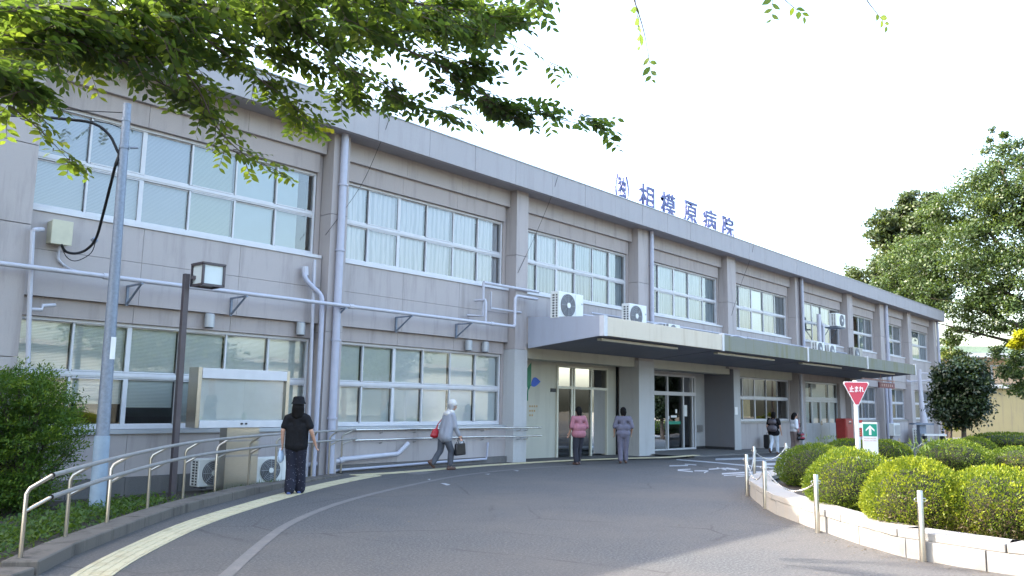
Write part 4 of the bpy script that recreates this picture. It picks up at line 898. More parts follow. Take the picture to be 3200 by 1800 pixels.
# ---- overhanging tree: trunk to the left of the camera, boughs reaching over the forecourt
OT = thing('overhanging_tree', 'leafy broadleaf tree whose boughs hang over the forecourt at upper left', 'tree', (-2.6, 5.2, 0))
MB().tube(bez([(-2.6, 5.2, -.3), (-2.5, 5.2, 1.2), (-2.35, 5.3, 2.6), (-2.2, 5.5, 4.0), (-2.1, 5.8, 6.5), (-2, 6, 8.5)], 5), [.26-.19*i/25 for i in range(26)], 14).build('trunk', MT['bark'], OT, smooth=True)
twP, twD, twN, twL, twT = [], [], [], [], []
bm_ = MB()
def twig(p0, d, length, ls, tint, nleaf=None, droop=.14):
    n = nleaf or max(5, int(length/.034)); p = np.array(p0); d = unit(np.array(d)); pts = [p.copy()]; stp = length/n
    side = unit(np.cross(d, V(0, 0, 1))+1e-6); nrm0 = unit(np.cross(side, d)+rng.normal(size=3)*.25)
    for i in range(n):
        d = unit(d+V(0, 0, -droop*stp*2.2)+rng.normal(size=3)*.035); p = p+d*stp; pts.append(p.copy())
        side = unit(np.cross(d, nrm0)); s_ = 1 if i % 2 else -1; sz = 1.48*ls*(.75+.4*math.sin(math.pi*min(1, (i+1.5)/n)))*rng.uniform(.85, 1.15)
        twP.append(p.copy()); twD.append(d*.55+side*s_*.85+V(0, 0, -.12)+rng.normal(size=3)*.14); twN.append(nrm0+rng.normal(size=3)*.30); twL.append(sz); twT.append(tint+rng.normal()*.13)
    bm_.tube(pts[::2] if len(pts) > 3 else pts, [.0042-.003*k/max(1, len(pts[::2])-1) for k in range(len(pts[::2]))] if len(pts) > 3 else .003, 4, False)
def bough(pix, dist, r0_, n_tw, tl, ls, tint, spread=1.0, fill=1.0):
    "pix: polyline in the photograph, dist: metres from the eye at each end"
    m = len(pix); Pn = [at_d(x, y, dist[0]+(dist[1]-dist[0])*i/(m-1)) for i, (x, y) in enumerate(pix)]; C = bez(Pn, 6)
    bm_.tube(C, [r0_*(1-.75*i/len(C)) for i in range(len(C))], 6)
    for k in range(n_tw):
        t = rng.uniform(.02, 1)**.9; i = min(len(C)-2, int(t*(len(C)-1))); p = C[i]+(C[i+1]-C[i])*rng.uniform(); d = unit(C[i+1]-C[i]); s_ = 1 if k % 2 else -1
        lat = unit(np.cross(d, V(0, 0, 1)))*s_; dd = d*rng.uniform(.4, 1.1)+lat*rng.uniform(.3, .9)*spread+V(0, 0, rng.uniform(-.38, .30))
        twig(p+rng.normal(size=3)*.03*spread, dd, tl*rng.uniform(.6, 1.25), ls, tint+rng.normal()*.12)
    twig(C[-1], C[-1]-C[-3], tl*.9, ls, tint)
# boughs crossing the upper left, nearest the eye first
A_ = [  # closing tint value: lighter for sunlit left boughs, darker for shaded right ones
 ([(-250, 190), (20, 110), (200, 95), (420, 130), (620, 185)], (6.2, 7.0), .016, 48, .42, .070, .52),
 ([(-200, 60), (100, 20), (350, 40), (620, 90), (860, 170)], (6.0, 7.2), .02, 48, .42, .072, .42),
 ([(200, -120), (480, -20), (760, 40), (980, 110), (1120, 230)], (6.2, 7.6), .02, 52, .40, .070, .30),
 ([(500, -200), (800, -40), (1050, 30), (1280, 60), (1480, 85)], (6.2, 7.6), .02, 80, .45, .070, .22),
 ([(750, -200), (1050, -60), (1250, 0), (1430, 30), (1560, 60)], (6.0, 7.0), .02, 64, .42, .070, .18),
 ([(-250, 110), (-60, 180), (20, 235), (60, 290)], (5.8, 6.4), .014, 30, .34, .068, .25),
 ([(30, 330), (100, 385), (150, 430), (215, 500)], (6.4, 6.8), .006, 10, .22, .060, .62),
 ([(-100, 270), (0, 250), (60, 275), (95, 320)], (6.0, 6.4), .01, 20, .26, .066, .30),
 ([(150, 60), (300, 150), (420, 215), (540, 280), (620, 320)], (6.4, 7.2), .012, 46, .36, .066, .36),
 ([(520, 150), (620, 280), (680, 400), (760, 480), (850, 530)], (6.6, 7.4), .009, 30, .26, .060, .66),
 ([(600, 90), (760, 210), (880, 300), (960, 375)], (6.6, 7.4), .010, 36, .34, .062, .58),
 ([(700, 50), (880, 145), (980, 220), (1080, 300)], (6.8, 7.6), .010, 28, .34, .064, .42),
 ([(860, 30), (980, 125), (1060, 215), (1150, 295), (1180, 325)], (6.8, 7.6), .010, 28, .30, .062, .36),
 ([(1080, 60), (1240, 140), (1380, 210), (1500, 290), (1640, 340), (1760, 375), (1880, 400)], (6.6, 7.6), .011, 22, .26, .068, .14),
 ([(1100, 220), (1200, 260), (1260, 300), (1350, 335), (1410, 360)], (7, 7.4), .006, 30, .26, .066, .20),
 ([(1330, 160), (1430, 190), (1500, 220)], (6.8, 7.0), .006, 30, .26, .072, .12),
 ([(1340, 240), (1450, 290), (1530, 330), (1600, 360)], (7.0, 7.2), .006, 32, .26, .070, .08),
 ([(1500, 270), (1560, 330), (1640, 345), (1740, 350), (1850, 380)], (7.0, 7.4), .006, 30, .24, .066, .16),
 ([(1450, 80), (1560, 120), (1640, 160), (1720, 200)], (6.8, 7.0), .005, 6, .22, .058, .55),
 ([(1600, -120), (1660, -40), (1690, 20)], (6.6, 6.8), .006, 6, .24, .068, .15),
 ([(1940, -120), (1985, 10), (2010, 90), (2025, 165)], (6.6, 6.8), .009, 0, .26, .058, .55),
 ([(2420, -100), (2440, -20), (2470, 15)], (6.4, 6.5), .008, 1, .16, .055, .62), ([(2690, -120), (2700, -20), (2735, 35)], (6.4, 6.5), .008, 0, .16, .05, .85),
]
for q in A_: bough(*q)
# twig with leaves along the thin hanging branch at the top right of the boughs
P0 = [at_d(x, y, 6.7) for x, y in ((1985, 0), (1998, 60), (2015, 130), (2022, 165))]
twig(P0[0], P0[1]-P0[0], np.linalg.norm(P0[3]-P0[0]), .075, .6, 11, .05)
# two dense masses against the top edge
for k in range(470):
    x = rng.uniform(-60, 1560); y = rng.uniform(-80, 140 if x < 560 else (75 if x < 1000 else 105)); p = at_d(x, y, rng.uniform(6.3, 8.6)); twig(p, V(.7, -.1, -.25)+rng.normal(size=3)*.5, rng.uniform(.25, .42), .069, .30+rng.normal()*.2)
for k in range(170):
    x = rng.uniform(-60, 620); y = rng.uniform(40, 215-.06*x); p = at_d(x, y, rng.uniform(6.3, 8.4)); twig(p, V(.7, -.1, -.3)+rng.normal(size=3)*.5, rng.uniform(.22, .40), .066, .46+rng.normal()*.24)
# crown outside the frame that shades the forecourt
cl = rng.normal(size=(190, 3))*V(3.6, 3.4, 1.1)+V(-1.6, 8.6, 8.0)
bad = []
for k, p in enumerate(cl):
    q = p-C0; zf = q@fw; ok = True
    if zf > 0:
        X_, Y_ = IW/2+FPX*(q@rt)/zf, IH/2-FPX*(q@up)/zf
        if X_ > -120 and Y_ > -120: ok = False
    if ok and p[2] > 4.5:
        for _ in range(4): twig(p+rng.normal(size=3)*.35, rng.normal(size=3), .5, .10, .3, 9)
P = np.array(twP); Dd = np.array(twD); Nn = np.array(twN); Ll = np.array(twL); Tt = np.array(twT)
# the 300 leaves that show largest and can be picked apart are single parts, the rest one mass
q = P-C0; zf = q@fw; X_ = IW/2+FPX*(q@rt)/zf; Y_ = IH/2-FPX*(q@up)/zf
iso = np.where((zf > 0) & (X_ > 0) & (X_ < IW) & (Y_ > 0) & (Y_ > 150+0*X_), Ll/np.maximum(zf, .1), 0); pick = np.argsort(-iso)[:300]; rest = np.ones(len(P), bool); rest[pick] = False
leaves('foliage', P[rest], Dd[rest], Nn[rest], Ll[rest], Ll[rest]*.50, Tt[rest], LM['canopy'], OT, True)
LV = {}
for i in pick:
    kq = int(np.clip(Tt[i], 0, .99)*6)
    if kq not in LV:
        tmp = leaves('leaf', np.zeros((1, 3)), np.array([[0, 1.0, 0]]), np.array([[0, 0, 1.0]]), 1.0, .46, np.array([kq/6+.08]), LM['canopy'], None, True); LV[kq] = tmp.data; bpy.data.objects.remove(tmp)
    o = bpy.data.objects.new('leaf', LV[kq]); COL.objects.link(o); o.parent = OT
    d = unit(Dd[i]); s_ = unit(np.cross(d, Nn[i])); n_ = np.cross(s_, d); Mx = Matrix(((s_[0], d[0], n_[0], 0), (s_[1], d[1], n_[1], 0), (s_[2], d[2], n_[2], 0), (0, 0, 0, 1))) @ Matrix.Scale(float(Ll[i]), 4)
    Mx.translation = Vector(P[i])-OT.location; o.matrix_local = Mx
bm_.tube(bez([(-2.2, 5.5, 4.0), (-.8, 6.2, 4.9), (.4, 6.6, 5.2)], 5), [.10-.006*i for i in range(11)], 8).tube(bez([(-2.15, 5.7, 5.2), (-.3, 6.0, 6.0), (2.2, 6.2, 6.4)], 5), [.09-.006*i for i in range(11)], 8)
bm_.build('branch', MT['bark'], OT)
# yellow leaf spray at the tip of one bough
o_ = at_d(985, 395, 7.3); e_ = at_d(1038, 402, 7.3)
n_ = 9; tt = np.linspace(0, 1, n_)[:, None]; leaves('yellow_spray', o_+(e_-o_)*tt, np.tile(unit(e_-o_)*.5+V(0, 0, -.8), (n_, 1))+rng.normal(size=(n_, 3))*.15, np.tile(-fw, (n_, 1))+rng.normal(size=(n_, 3))*.2, .055, .028, rng.uniform(.3, 1, n_), LM['yellow'], OT, True, False)

# ---- clipped round bushes
def bush(c, rx, ry, h, label, n=9000, ls=.034, tint=.5, dry=0, mat='azalea'):
    rx *= .95; ry *= .95; t = thing('clipped_bush', label, 'bush', c, 'round clipped bushes in the planter'); c = np.array(c, float); sd = rng.uniform(0, 50)
    d = rdir(n*2); d = d[d[:, 2] > -.55][:n]; n = len(d)
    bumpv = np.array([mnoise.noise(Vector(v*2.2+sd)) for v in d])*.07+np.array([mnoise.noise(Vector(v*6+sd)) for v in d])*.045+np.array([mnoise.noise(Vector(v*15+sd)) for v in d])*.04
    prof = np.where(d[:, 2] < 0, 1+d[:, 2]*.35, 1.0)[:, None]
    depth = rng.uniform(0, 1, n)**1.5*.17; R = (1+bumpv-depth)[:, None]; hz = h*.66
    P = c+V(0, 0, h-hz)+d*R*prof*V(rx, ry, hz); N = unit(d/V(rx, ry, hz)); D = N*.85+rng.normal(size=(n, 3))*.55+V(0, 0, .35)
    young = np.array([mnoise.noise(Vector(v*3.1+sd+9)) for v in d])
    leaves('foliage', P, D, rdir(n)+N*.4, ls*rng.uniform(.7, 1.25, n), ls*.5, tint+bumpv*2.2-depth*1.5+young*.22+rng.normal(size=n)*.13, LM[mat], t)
    m = int(n*.05); k = rng.choice(n, m); sp = P[k][N[k][:, 2] > .1]; leaves('shoot', sp, N[k][N[k][:, 2] > .1]+rng.normal(size=sp.shape)*.3+V(0, 0, .4), rdir(len(sp)), ls*1.5, ls*.42, tint+.35+rng.normal(size=len(sp))*.1, LM[mat], t)  # shoot tint raised on the upper side to read as sunlit tops
    if dry:
        m = int(n*.09*dry); dd = rdir(m*6); dd = dd[(dd@unit(V(-.75, -.2, -.22)) > .72)][:m]; m = len(dd)
        leaves('dry_twigs', c+V(0, 0, h-hz)+dd*V(rx, ry, hz)*rng.uniform(.90, .99, (m, 1)), rdir(m), rdir(m), ls*1.5, ls*.2, rng.uniform(0, 1, m), LM['bark_twig'], t)
    me = bpy.data.meshes.new('shade_core'); bm = bmesh.new(); bmesh.ops.create_uvsphere(bm, u_segments=20, v_segments=12, radius=1)
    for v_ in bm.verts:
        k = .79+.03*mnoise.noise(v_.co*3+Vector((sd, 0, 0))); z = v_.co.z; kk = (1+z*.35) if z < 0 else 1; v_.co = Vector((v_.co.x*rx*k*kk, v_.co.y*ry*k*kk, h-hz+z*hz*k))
    bm.to_mesh(me); bm.free(); link('shade_core', me, plain_core, t, True)
    mb = MB()
    for k in range(6): an = k*1.05; mb.tube([c+V(math.cos(an)*.05, math.sin(an)*.05, -.06), c+V(math.cos(an)*rx*.5, math.sin(an)*ry*.5, h*.45)], .014, 5)
    mb.build('stem', MT['bark'], t); return t
plain_core = plain('twig_shade', (.016, .018, .009), .95, 0, .4, 25)  # near-black core colour paints the shade inside the bush
def bpx(l, r_, top, base, zb, label, deep=1.0, **kw):
    k = 1.2422; cx = (l+r_)/2*k; p = at_z(cx, base*k, zb); d = math.hypot(p[0], p[1]); rx = (r_-l)*k/FPX*d/2; dirn = V(p[0], p[1], 0)/d; c = p+dirn*rx*.85*deep; d2 = d+rx*.85*deep
    rx = (r_-l)*k/FPX*d2/2; zt = at_d(cx, top*k, d2)[2]; c[2] = zb-.02; return bush(c, rx, rx*1.0, zt-zb+.02, label, **kw)
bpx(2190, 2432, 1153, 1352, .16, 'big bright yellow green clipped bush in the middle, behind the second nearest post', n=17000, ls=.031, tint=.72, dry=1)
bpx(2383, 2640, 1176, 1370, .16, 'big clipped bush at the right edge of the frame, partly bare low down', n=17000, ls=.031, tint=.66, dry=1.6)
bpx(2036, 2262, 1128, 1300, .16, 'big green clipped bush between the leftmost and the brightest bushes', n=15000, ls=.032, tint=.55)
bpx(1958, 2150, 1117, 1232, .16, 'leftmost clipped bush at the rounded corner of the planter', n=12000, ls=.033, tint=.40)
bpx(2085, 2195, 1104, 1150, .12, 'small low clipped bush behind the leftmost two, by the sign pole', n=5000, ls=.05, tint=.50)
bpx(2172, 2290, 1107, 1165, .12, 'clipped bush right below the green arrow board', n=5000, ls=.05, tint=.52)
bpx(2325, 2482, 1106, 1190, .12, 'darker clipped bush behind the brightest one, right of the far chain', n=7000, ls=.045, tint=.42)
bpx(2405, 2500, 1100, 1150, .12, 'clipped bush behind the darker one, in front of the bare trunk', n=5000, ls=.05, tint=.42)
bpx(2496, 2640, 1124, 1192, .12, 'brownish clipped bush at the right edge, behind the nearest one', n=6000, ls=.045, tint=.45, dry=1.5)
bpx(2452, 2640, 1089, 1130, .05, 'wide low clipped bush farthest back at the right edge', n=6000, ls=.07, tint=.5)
# thin weeds poking out between the bushes
for (x, y, d_, lb) in ((2590, 1395, 22.0, 'thin pale weeds rising behind the leftmost bush by the doors'), (2900, 1425, 14.5, 'thin pale weeds behind the brightest bush')):
    t = thing('weed_clump', lb, 'plant', at_d(x, y+5, d_)); n = 90; o_ = at_d(x, y, d_); k = rng.normal(size=(n, 1)); P = o_+k*V(.30*hr[0], .30*hr[1], 0)*.6+V(0, 0, 1)*rng.uniform(-.1, .22, (n, 1)); leaves('stems', P, V(0, 0, 1)+rng.normal(size=(n, 3))*.5, rdir(n), .13, .018, rng.uniform(.4, 1, n), LM['grass'], t)

# ---- big layered shrub at the left edge
sb = at_z(60, 1590, -.05); Dn = math.hypot(sb[0], sb[1])
SH = thing('layered_shrub', 'large dark green layered shrub at the left edge behind the handrail', 'shrub', (sb[0], sb[1], -.1))
PP, DD, NN, TT = [], [], [], []
mb = MB()
tufts = []
for k in range(520):
    y = rng.uniform(1160, 1600); f = (y-1160)/440; wid = 110+170*math.sin(math.pi*min(1, f*.95+.12))**.8; x = rng.uniform(-160, 30+wid*rng.uniform(.25, 1)**.4*.86)
    if y < 1215 and x > 145: continue
    tufts.append((x, y, Dn+rng.uniform(-.75, .75)))
for x, y, d in tufts:
    c = at_d(x, y, d); m = 80; out_ = unit(np.array([hr*rng.uniform(.2, 1)+V(0, 0, .12)+rng.normal(size=3)*.25]))[0]; a = rng.uniform(0, 1, m)
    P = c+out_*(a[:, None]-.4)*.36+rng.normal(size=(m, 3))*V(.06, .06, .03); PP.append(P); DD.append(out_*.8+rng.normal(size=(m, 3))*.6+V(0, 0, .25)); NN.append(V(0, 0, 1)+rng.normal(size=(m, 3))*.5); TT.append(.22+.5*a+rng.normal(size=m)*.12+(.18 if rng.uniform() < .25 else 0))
    if rng.uniform() < .2: mb.tube(bez([V(sb[0]+rng.normal()*.15, sb[1]+rng.normal()*.15, rng.uniform(0, .8)), (c+sb)/2+V(0, 0, .1), c], 3), [.012, .011, .01, .009, .008, .006, .004], 5)
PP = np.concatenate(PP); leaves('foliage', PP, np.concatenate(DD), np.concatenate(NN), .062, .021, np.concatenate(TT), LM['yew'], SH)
for k in range(5): mb.tube(bez([V(sb[0]+.1*k-.2, sb[1]+.05*k, -.2), V(sb[0]+.12*k-.25, sb[1], .6), V(sb[0]+.15*k-.3, sb[1]+.1, 1.5)], 4), [.03-.002*i for i in range(9)], 6)
mb.build('branch', MT['bark'], SH)
# ground cover and weeds in the planting strip
def strip_pts(n, lo, hi, far):
    i = rng.integers(lo, hi, n); kpA = np.array(kp); p = kpA[i]; return p+np.stack([-rng.uniform(.18, far, n)*.75, rng.uniform(.18, far, n)*.66, np.zeros(n)], 1)
n = 5200; P = strip_pts(n, 4, 26, 1.7); P[:, 2] = rng.uniform(-.06, .12, n); o = leaves('ground_cover', P, rdir(n)*V(1, 1, .3)+V(0, 0, .5), V(0, 0, 1)+rng.normal(size=(n, 3))*.5, rng.uniform(.04, .10, n), rng.uniform(.012, .05, n), rng.uniform(.1, .75, n), LM['grass']); o['kind'] = 'stuff'
n = 900; P = strip_pts(n, 22, len(kp)-3, .7); P[:, 2] = -.04; o = leaves('grass_tufts', P, V(0, 0, 1)+rng.normal(size=(n, 3))*.35, rdir(n), rng.uniform(.05, .16, n), .009, rng.uniform(.2, 1, n), LM['grass']); o['kind'] = 'stuff'
# fallen leaves and grit along the planter and kerb
n = 420; i = rng.integers(30, 130, n); obA = np.array(ob); P = obA[np.clip(i, 0, len(ob)-1)]+np.stack([-abs(rng.normal(size=n))*.22-.02, rng.normal(size=n)*.12, np.full(n, .008)], 1)
i2 = 260; P2 = np.stack([rng.uniform(4, 16, i2), rng.uniform(3, 12.5, i2), np.full(i2, .007)], 1); P = np.concatenate([P, P2])
P = P[[not any(False for _ in ()) and (np.min(np.linalg.norm(obA[:, :2]-p[:2], axis=1)) > .02) for p in P]]
o = leaves('fallen_leaves', P, rdir(len(P))*V(1, 1, .1), V(0, 0, 1)+rng.normal(size=(len(P), 3))*.15, rng.uniform(.012, .04, len(P)), rng.uniform(.008, .02, len(P)), rng.uniform(0, 1, len(P)), LM['bark_twig']); o['kind'] = 'stuff'

# ---- distant trees
def crown(t, blobs, n, ls, mat, tint, name='foliage', flat=1.0, gap=.35, clump=90):
    P, N, T = [], [], []; tot = sum(b[3]*b[4] for b in blobs)
    for (x, y, d, rx, ry) in blobs:
        c = at_d(x, y, d); r_ = rx/FPX*d; rv = ry/FPX*d; m = int(n*rx*ry/tot); sub = max(6, int(m/clump)); sd = rdir(sub)*rng.uniform(.45, 1, (sub, 1))**.6
        for s_ in sd:
            cc = c+s_*V(r_, r_, rv); k = max(8, m//sub); q = rng.normal(size=(k, 3))*V(1, 1, .6*flat)*r_*gap*.5; P.append(cc+q); N.append(unit(q+V(0, 0, .6))); T.append(np.full(k, tint+rng.normal()*.13)+q[:, 2]/(r_*gap)*.12+rng.normal(size=k)*.12)
    P = np.concatenate(P); N = np.concatenate(N); n = len(P)
    return leaves(name, P, rdir(n)+V(0, 0, -.2), N+rdir(n)*.7, ls*rng.uniform(.7, 1.3, n), ls*.6, np.concatenate(T), mat, t)
def limbs(t, paths, name='branch'):
    mb = MB()
    for pth, r0_ in paths:
        C = bez(pth, 5); mb.tube(C, [r0_*(1-.8*i/len(C)) for i in range(len(C))], 7)
    mb.build(name, MT['bark'], t, smooth=True)
ZD = 66.0; q = lambda x, y, d=ZD: at_d(x, y, d)
zb = q(3330, 1400); Z = thing('broadleaf_tree', 'tall sunlit broadleaf tree filling the right edge above the roof end', 'tree', (zb[0], zb[1], gz(zb[0])))
bl = [(3140, 500, ZD, 75, 60), (3170, 600, ZD, 150, 110), (3060, 640, ZD-1, 110, 90), (2990, 690, ZD+1, 100, 80), (3120, 740, ZD, 150, 100), (3000, 800, ZD, 140, 90), (2880, 840, ZD+1, 110, 80), (3160, 860, ZD-1, 120, 90), (2830, 900, ZD+1, 80, 60), (2960, 930, ZD, 120, 60), (3080, 985, ZD, 110, 42), (3180, 950, ZD-1, 90, 90), (2900, 960, ZD, 90, 40), (3010, 1040, ZD, 50, 22), (3170, 1100, ZD-1, 60, 80), (3110, 420, ZD, 32, 30), (3240, 600, ZD, 100, 120), (3240, 1180, ZD, 80, 60)]
crown(Z, bl, 66000, .22, LM['zelk'], .36, gap=.30, clump=170)
limbs(Z, [([V(zb[0], zb[1], -.4), q(3310, 1200), q(3280, 950), q(3240, 700), q(3190, 520)], .6), ([q(3290, 1010), q(3150, 920), q(3040, 860), q(2940, 830)], .24), ([q(3300, 1060), q(3160, 1010), q(3040, 960), q(2900, 930)], .2), ([q(3270, 880), q(3150, 790), q(3060, 690)], .22), ([q(3250, 760), q(3170, 640), q(3120, 500)], .18), ([q(3300, 1100), q(3130, 1060), q(3010, 1030), q(2930, 1010)], .14)])
PD = 76.0
for (bl, br, lb, tx) in (([(2800, 690, PD, 70, 40), (2860, 650, PD, 60, 50), (2780, 740, PD, 65, 35), (2870, 720, PD, 90, 60), (2830, 780, PD, 90, 40), (2900, 640, PD, 40, 40)], [(2900, 950), (2890, 800), (2860, 660)], 'upper pine tree with blue green needles left of the broadleaf tree', 2960),
                    ([(2720, 850, PD+6, 70, 35), (2800, 840, PD+6, 90, 45), (2680, 880, PD+6, 40, 20), (2790, 900, PD+6, 110, 45), (2860, 920, PD+6, 90, 50)], [(2900, 1150), (2860, 950), (2740, 850)], 'lower pine tree just above the sloping roof end', 2930)):
    d = bl[0][2]; b = at_d(tx, 1400, d); t = thing('pine_tree', lb, 'tree', (b[0], b[1], gz(b[0])), 'pine trees beyond the roof end')
    crown(t, bl, 15000, .34, LM['pine'], .42, 'foliage', .7, .30)
    limbs(t, [([V(b[0], b[1], -1)]+[at_d(x, y, d) for x, y in br], .3), ([at_d(*br[1], d), at_d(br[1][0]-90, br[1][1]-40, d), at_d(br[1][0]-150, br[1][1]-60, d)], .1)], 'trunk')
ED = 40.0; b = at_d(3012, 1400, ED); t = thing('dark_evergreen', 'dark round crowned small tree at the far end of the building', 'tree', (b[0], b[1], gz(b[0])))
crown(t, [(3010, 1212, ED, 64, 72), (2985, 1175, ED, 46, 42), (3040, 1180, ED, 46, 45), (3000, 1280, ED, 66, 42), (2970, 1225, ED, 42, 45), (3045, 1245, ED, 40, 42), (3015, 1150, ED, 42, 30)], 19000, .17, LM['darkt'], .4, 'foliage', 1, .42)
limbs(t, [([V(b[0], b[1], -.6), at_d(3012, 1340, ED), at_d(3015, 1200, ED)], .14)], 'trunk')
t = thing('yellow_shrub', 'small bright yellow green shrub low beside the dark evergreen trunk', 'shrub', at_d(2960, 1380, 46)); crown(t, [(2958, 1322, 46, 22, 14), (2990, 1330, 46, 14, 10)], 700, .12, LM['yellow'], .5)
t = thing('yellowing_tree', 'yellow leaved bough at the right edge below the broadleaf crown', 'tree', at_d(3230, 1400, 52)); crown(t, [(3205, 1062, 52, 30, 24), (3165, 1080, 52, 16, 12)], 1800, .2, LM['yellow'], .4); limbs(t, [([at_d(3232, 1400, 52), at_d(3230, 1250, 52), at_d(3200, 1080, 52)], .12)], 'trunk')
t = thing('hedge_tree', 'pale green bushy tree behind the building end beside the evergreen', 'tree', at_d(2970, 1400, 70)); crown(t, [(2965, 1090, 70, 40, 30), (2985, 1050, 70, 45, 25), (2960, 1130, 70, 50, 40)], 2600, .24, LM['zelk'], .75); limbs(t, [([at_d(2970, 1400, 70), at_d(2970, 1250, 70), at_d(2970, 1080, 70)], .15)], 'trunk')
# ---- trees across the drive, seen mirrored in the windows
rp = thing('roadside_tree', 'broad tree across the drive, mirrored in the window panes', 'tree', (6, -26, -.1), 'trees across the drive')
n = 5200; d = rdir(n); R = rng.uniform(.55, 1, (n, 1))**.5; cl_ = rdir(40)*rng.uniform(.3, 1, (40, 1)); k = rng.integers(0, 40, n); P = np.array([6, -26, 6.2])+(cl_[k]+rng.normal(size=(n, 3))*.16)*V(3.6, 3.6, 2.9)
leaves('foliage', P, rdir(n), rdir(n)+V(0, 0, .5), .36, .24, rng.uniform(.1, .9, n), LM['zelk'], rp); MB().tube([(6, -26, -.3), (6.1, -26, 2), (6, -26, 6)], [.28, .22, .08], 9).build('trunk', MT['bark'], rp)
for i, (x, y, s_, a_) in enumerate(((15, -30, 1.15, 1), (24, -24, .95, 2), (33, -33, 1.3, 3), (43, -26, 1.0, 4), (54, -34, 1.2, 5), (66, -28, 1.1, 6), (-3, -33, 1.2, 2.5), (78, -36, 1.4, 4.4), (92, -30, 1.2, 1.4))):
    c = copy_tree(rp); c.location = (x, y, gz(x)); c.scale = (s_, s_, s_); c.rotation_euler = (0, 0, a_)
# ================================================================ people
def capsule(mb, p0, p1, r0, r1, n=14, k=4):
    p0, p1 = np.array(p0, float), np.array(p1, float); d = p1-p0; L = np.linalg.norm(d)+1e-9; d /= L; pts = []; rs = []
    for i in range(k+1): a = math.pi/2*(1-i/k); pts.append(p0-d*r0*math.sin(a)); rs.append(max(.0005, r0*math.cos(a)))
    for i in range(k+1): a = math.pi/2*i/k; pts.append(p1+d*r1*math.sin(a)); rs.append(max(.0005, r1*math.cos(a)))
    mb.tube(pts, rs, n)
def ell(mb, c, r, rot=None, n=16):
    vs = []; fs = []; m = n//2
    for i in range(m+1):
        th = math.pi*i/m
        for j in range(n):
            ph = 2*math.pi*j/n; v = V(r[0]*math.sin(th)*math.cos(ph), r[1]*math.sin(th)*math.sin(ph), r[2]*math.cos(th)); vs.append(np.array(c)+(np.array(rot)@v if rot is not None else v))
    for i in range(m):
        for j in range(n): fs.append((i*n+j, (i+1)*n+j, (i+1)*n+(j+1) % n, i*n+(j+1) % n))
    mb.add(vs, fs)
def fuse(name, shapes, mat, parent, voxel=.011, smooth=4, wrinkle=0, Tm=None):
    "melt overlapping shapes into one continuous skin"
    mb = MB()
    for s_ in shapes:
        if s_[0] == 'c': capsule(mb, *s_[1:])
        else: ell(mb, *s_[1:])
    vs = np.array(mb.v); me = bpy.data.meshes.new(name); me.from_pydata([tuple(v) for v in vs], [], mb.f); o = bpy.data.objects.new(name, me); COL.objects.link(o)
    r_ = o.modifiers.new('r', 'REMESH'); r_.mode = 'VOXEL'; r_.voxel_size = voxel; s2 = o.modifiers.new('s', 'SMOOTH'); s2.iterations = smooth; s2.factor = .5
    dg = bpy.context.evaluated_depsgraph_get(); dg.update(); m2 = bpy.data.meshes.new_from_object(o.evaluated_get(dg)); bpy.data.objects.remove(o); bpy.data.meshes.remove(me)
    if wrinkle:
        nv = len(m2.vertices); co = np.empty(nv*3); no = np.empty(nv*3); m2.vertices.foreach_get('co', co); m2.vertices.foreach_get('normal', no); co = co.reshape(-1, 3); no = no.reshape(-1, 3)
        wv = np.array([mnoise.noise(Vector((c[0]*13, c[1]*13, c[2]*5)))+.5*mnoise.noise(Vector((c[0]*26, c[1]*26, c[2]*11))) for c in co]); co += no*(wv*wrinkle)[:, None]; m2.vertices.foreach_set('co', co.ravel())
    m2.name = name; m2.materials.clear(); m2.materials.append(mat); m2.shade_smooth(); m2.update()
    ob_ = bpy.data.objects.new(name, m2); COL.objects.link(ob_); ob_.parent = parent; return ob_
def hand(el, wr, curl=.9, thumb=1, side=None):
    "palm, four bent fingers and a thumb from the wrist on"
    el, wr = np.array(el), np.array(wr); d = (wr-el)/np.linalg.norm(wr-el); s_ = np.array(side if side is not None else (0, 1, 0), float); s_ = s_-d*(s_@d); s_ /= np.linalg.norm(s_); n = np.cross(d, s_); out_ = []
    pe = wr+d*.085
    for k in (-1, 0, 1): out_.append(('c', wr+s_*k*.010, pe+s_*k*.022, .016, .012))
    for k, L in ((-1.5, .060), (-.5, .070), (.5, .076), (1.5, .066)):
        b = pe+s_*k*.0165; m = b+(d*.85+n*.35*curl*thumb)*L*.5; e = m+(d*.45+n*.75*curl*thumb)*L*.5; out_ += [('c', b-d*.012, m, .0092, .0085), ('c', m, e, .0085, .0072)]
    b = wr+d*.022+s_*.026; m = b+(d*.6+s_*.6+n*.3*thumb)*.038; e = m+(d*.9+n*.3*thumb)*.03; out_ += [('c', b, m, .011, .010), ('c', m, e, .0095, .008)]
    return out_
def person(label, loc, heading, H, spec, group=None):
    """built facing +X in a frame 1.60 m tall, then turned and scaled"""
    t = thing('person', label, 'person', loc, group); t.rotation_euler = (0, 0, heading); s_ = H/1.60; t.scale = (s_, s_, s_); LOCAL.add(t.name); spec(t); return t
def skull(c, fwd, tilt=0):
    c = np.array(c); f = np.array(fwd, float); f /= np.linalg.norm(f); l = np.cross((0, 0, 1), f); l /= np.linalg.norm(l); u = np.cross(f, l)
    return c, f, l, u, [('e', c+u*.02, (.088, .074, .098)), ('c', c+f*.025-u*.045, c+f*.045-u*.075, .05, .032), ('c', c+f*.085-u*.005, c+f*.098-u*.03, .010, .013), ('e', c+l*.076-u*.01, (.018, .010, .03)), ('e', c-l*.076-u*.01, (.018, .010, .03)), ('e', c+f*.074-u*.052, (.016, .024, .008))]
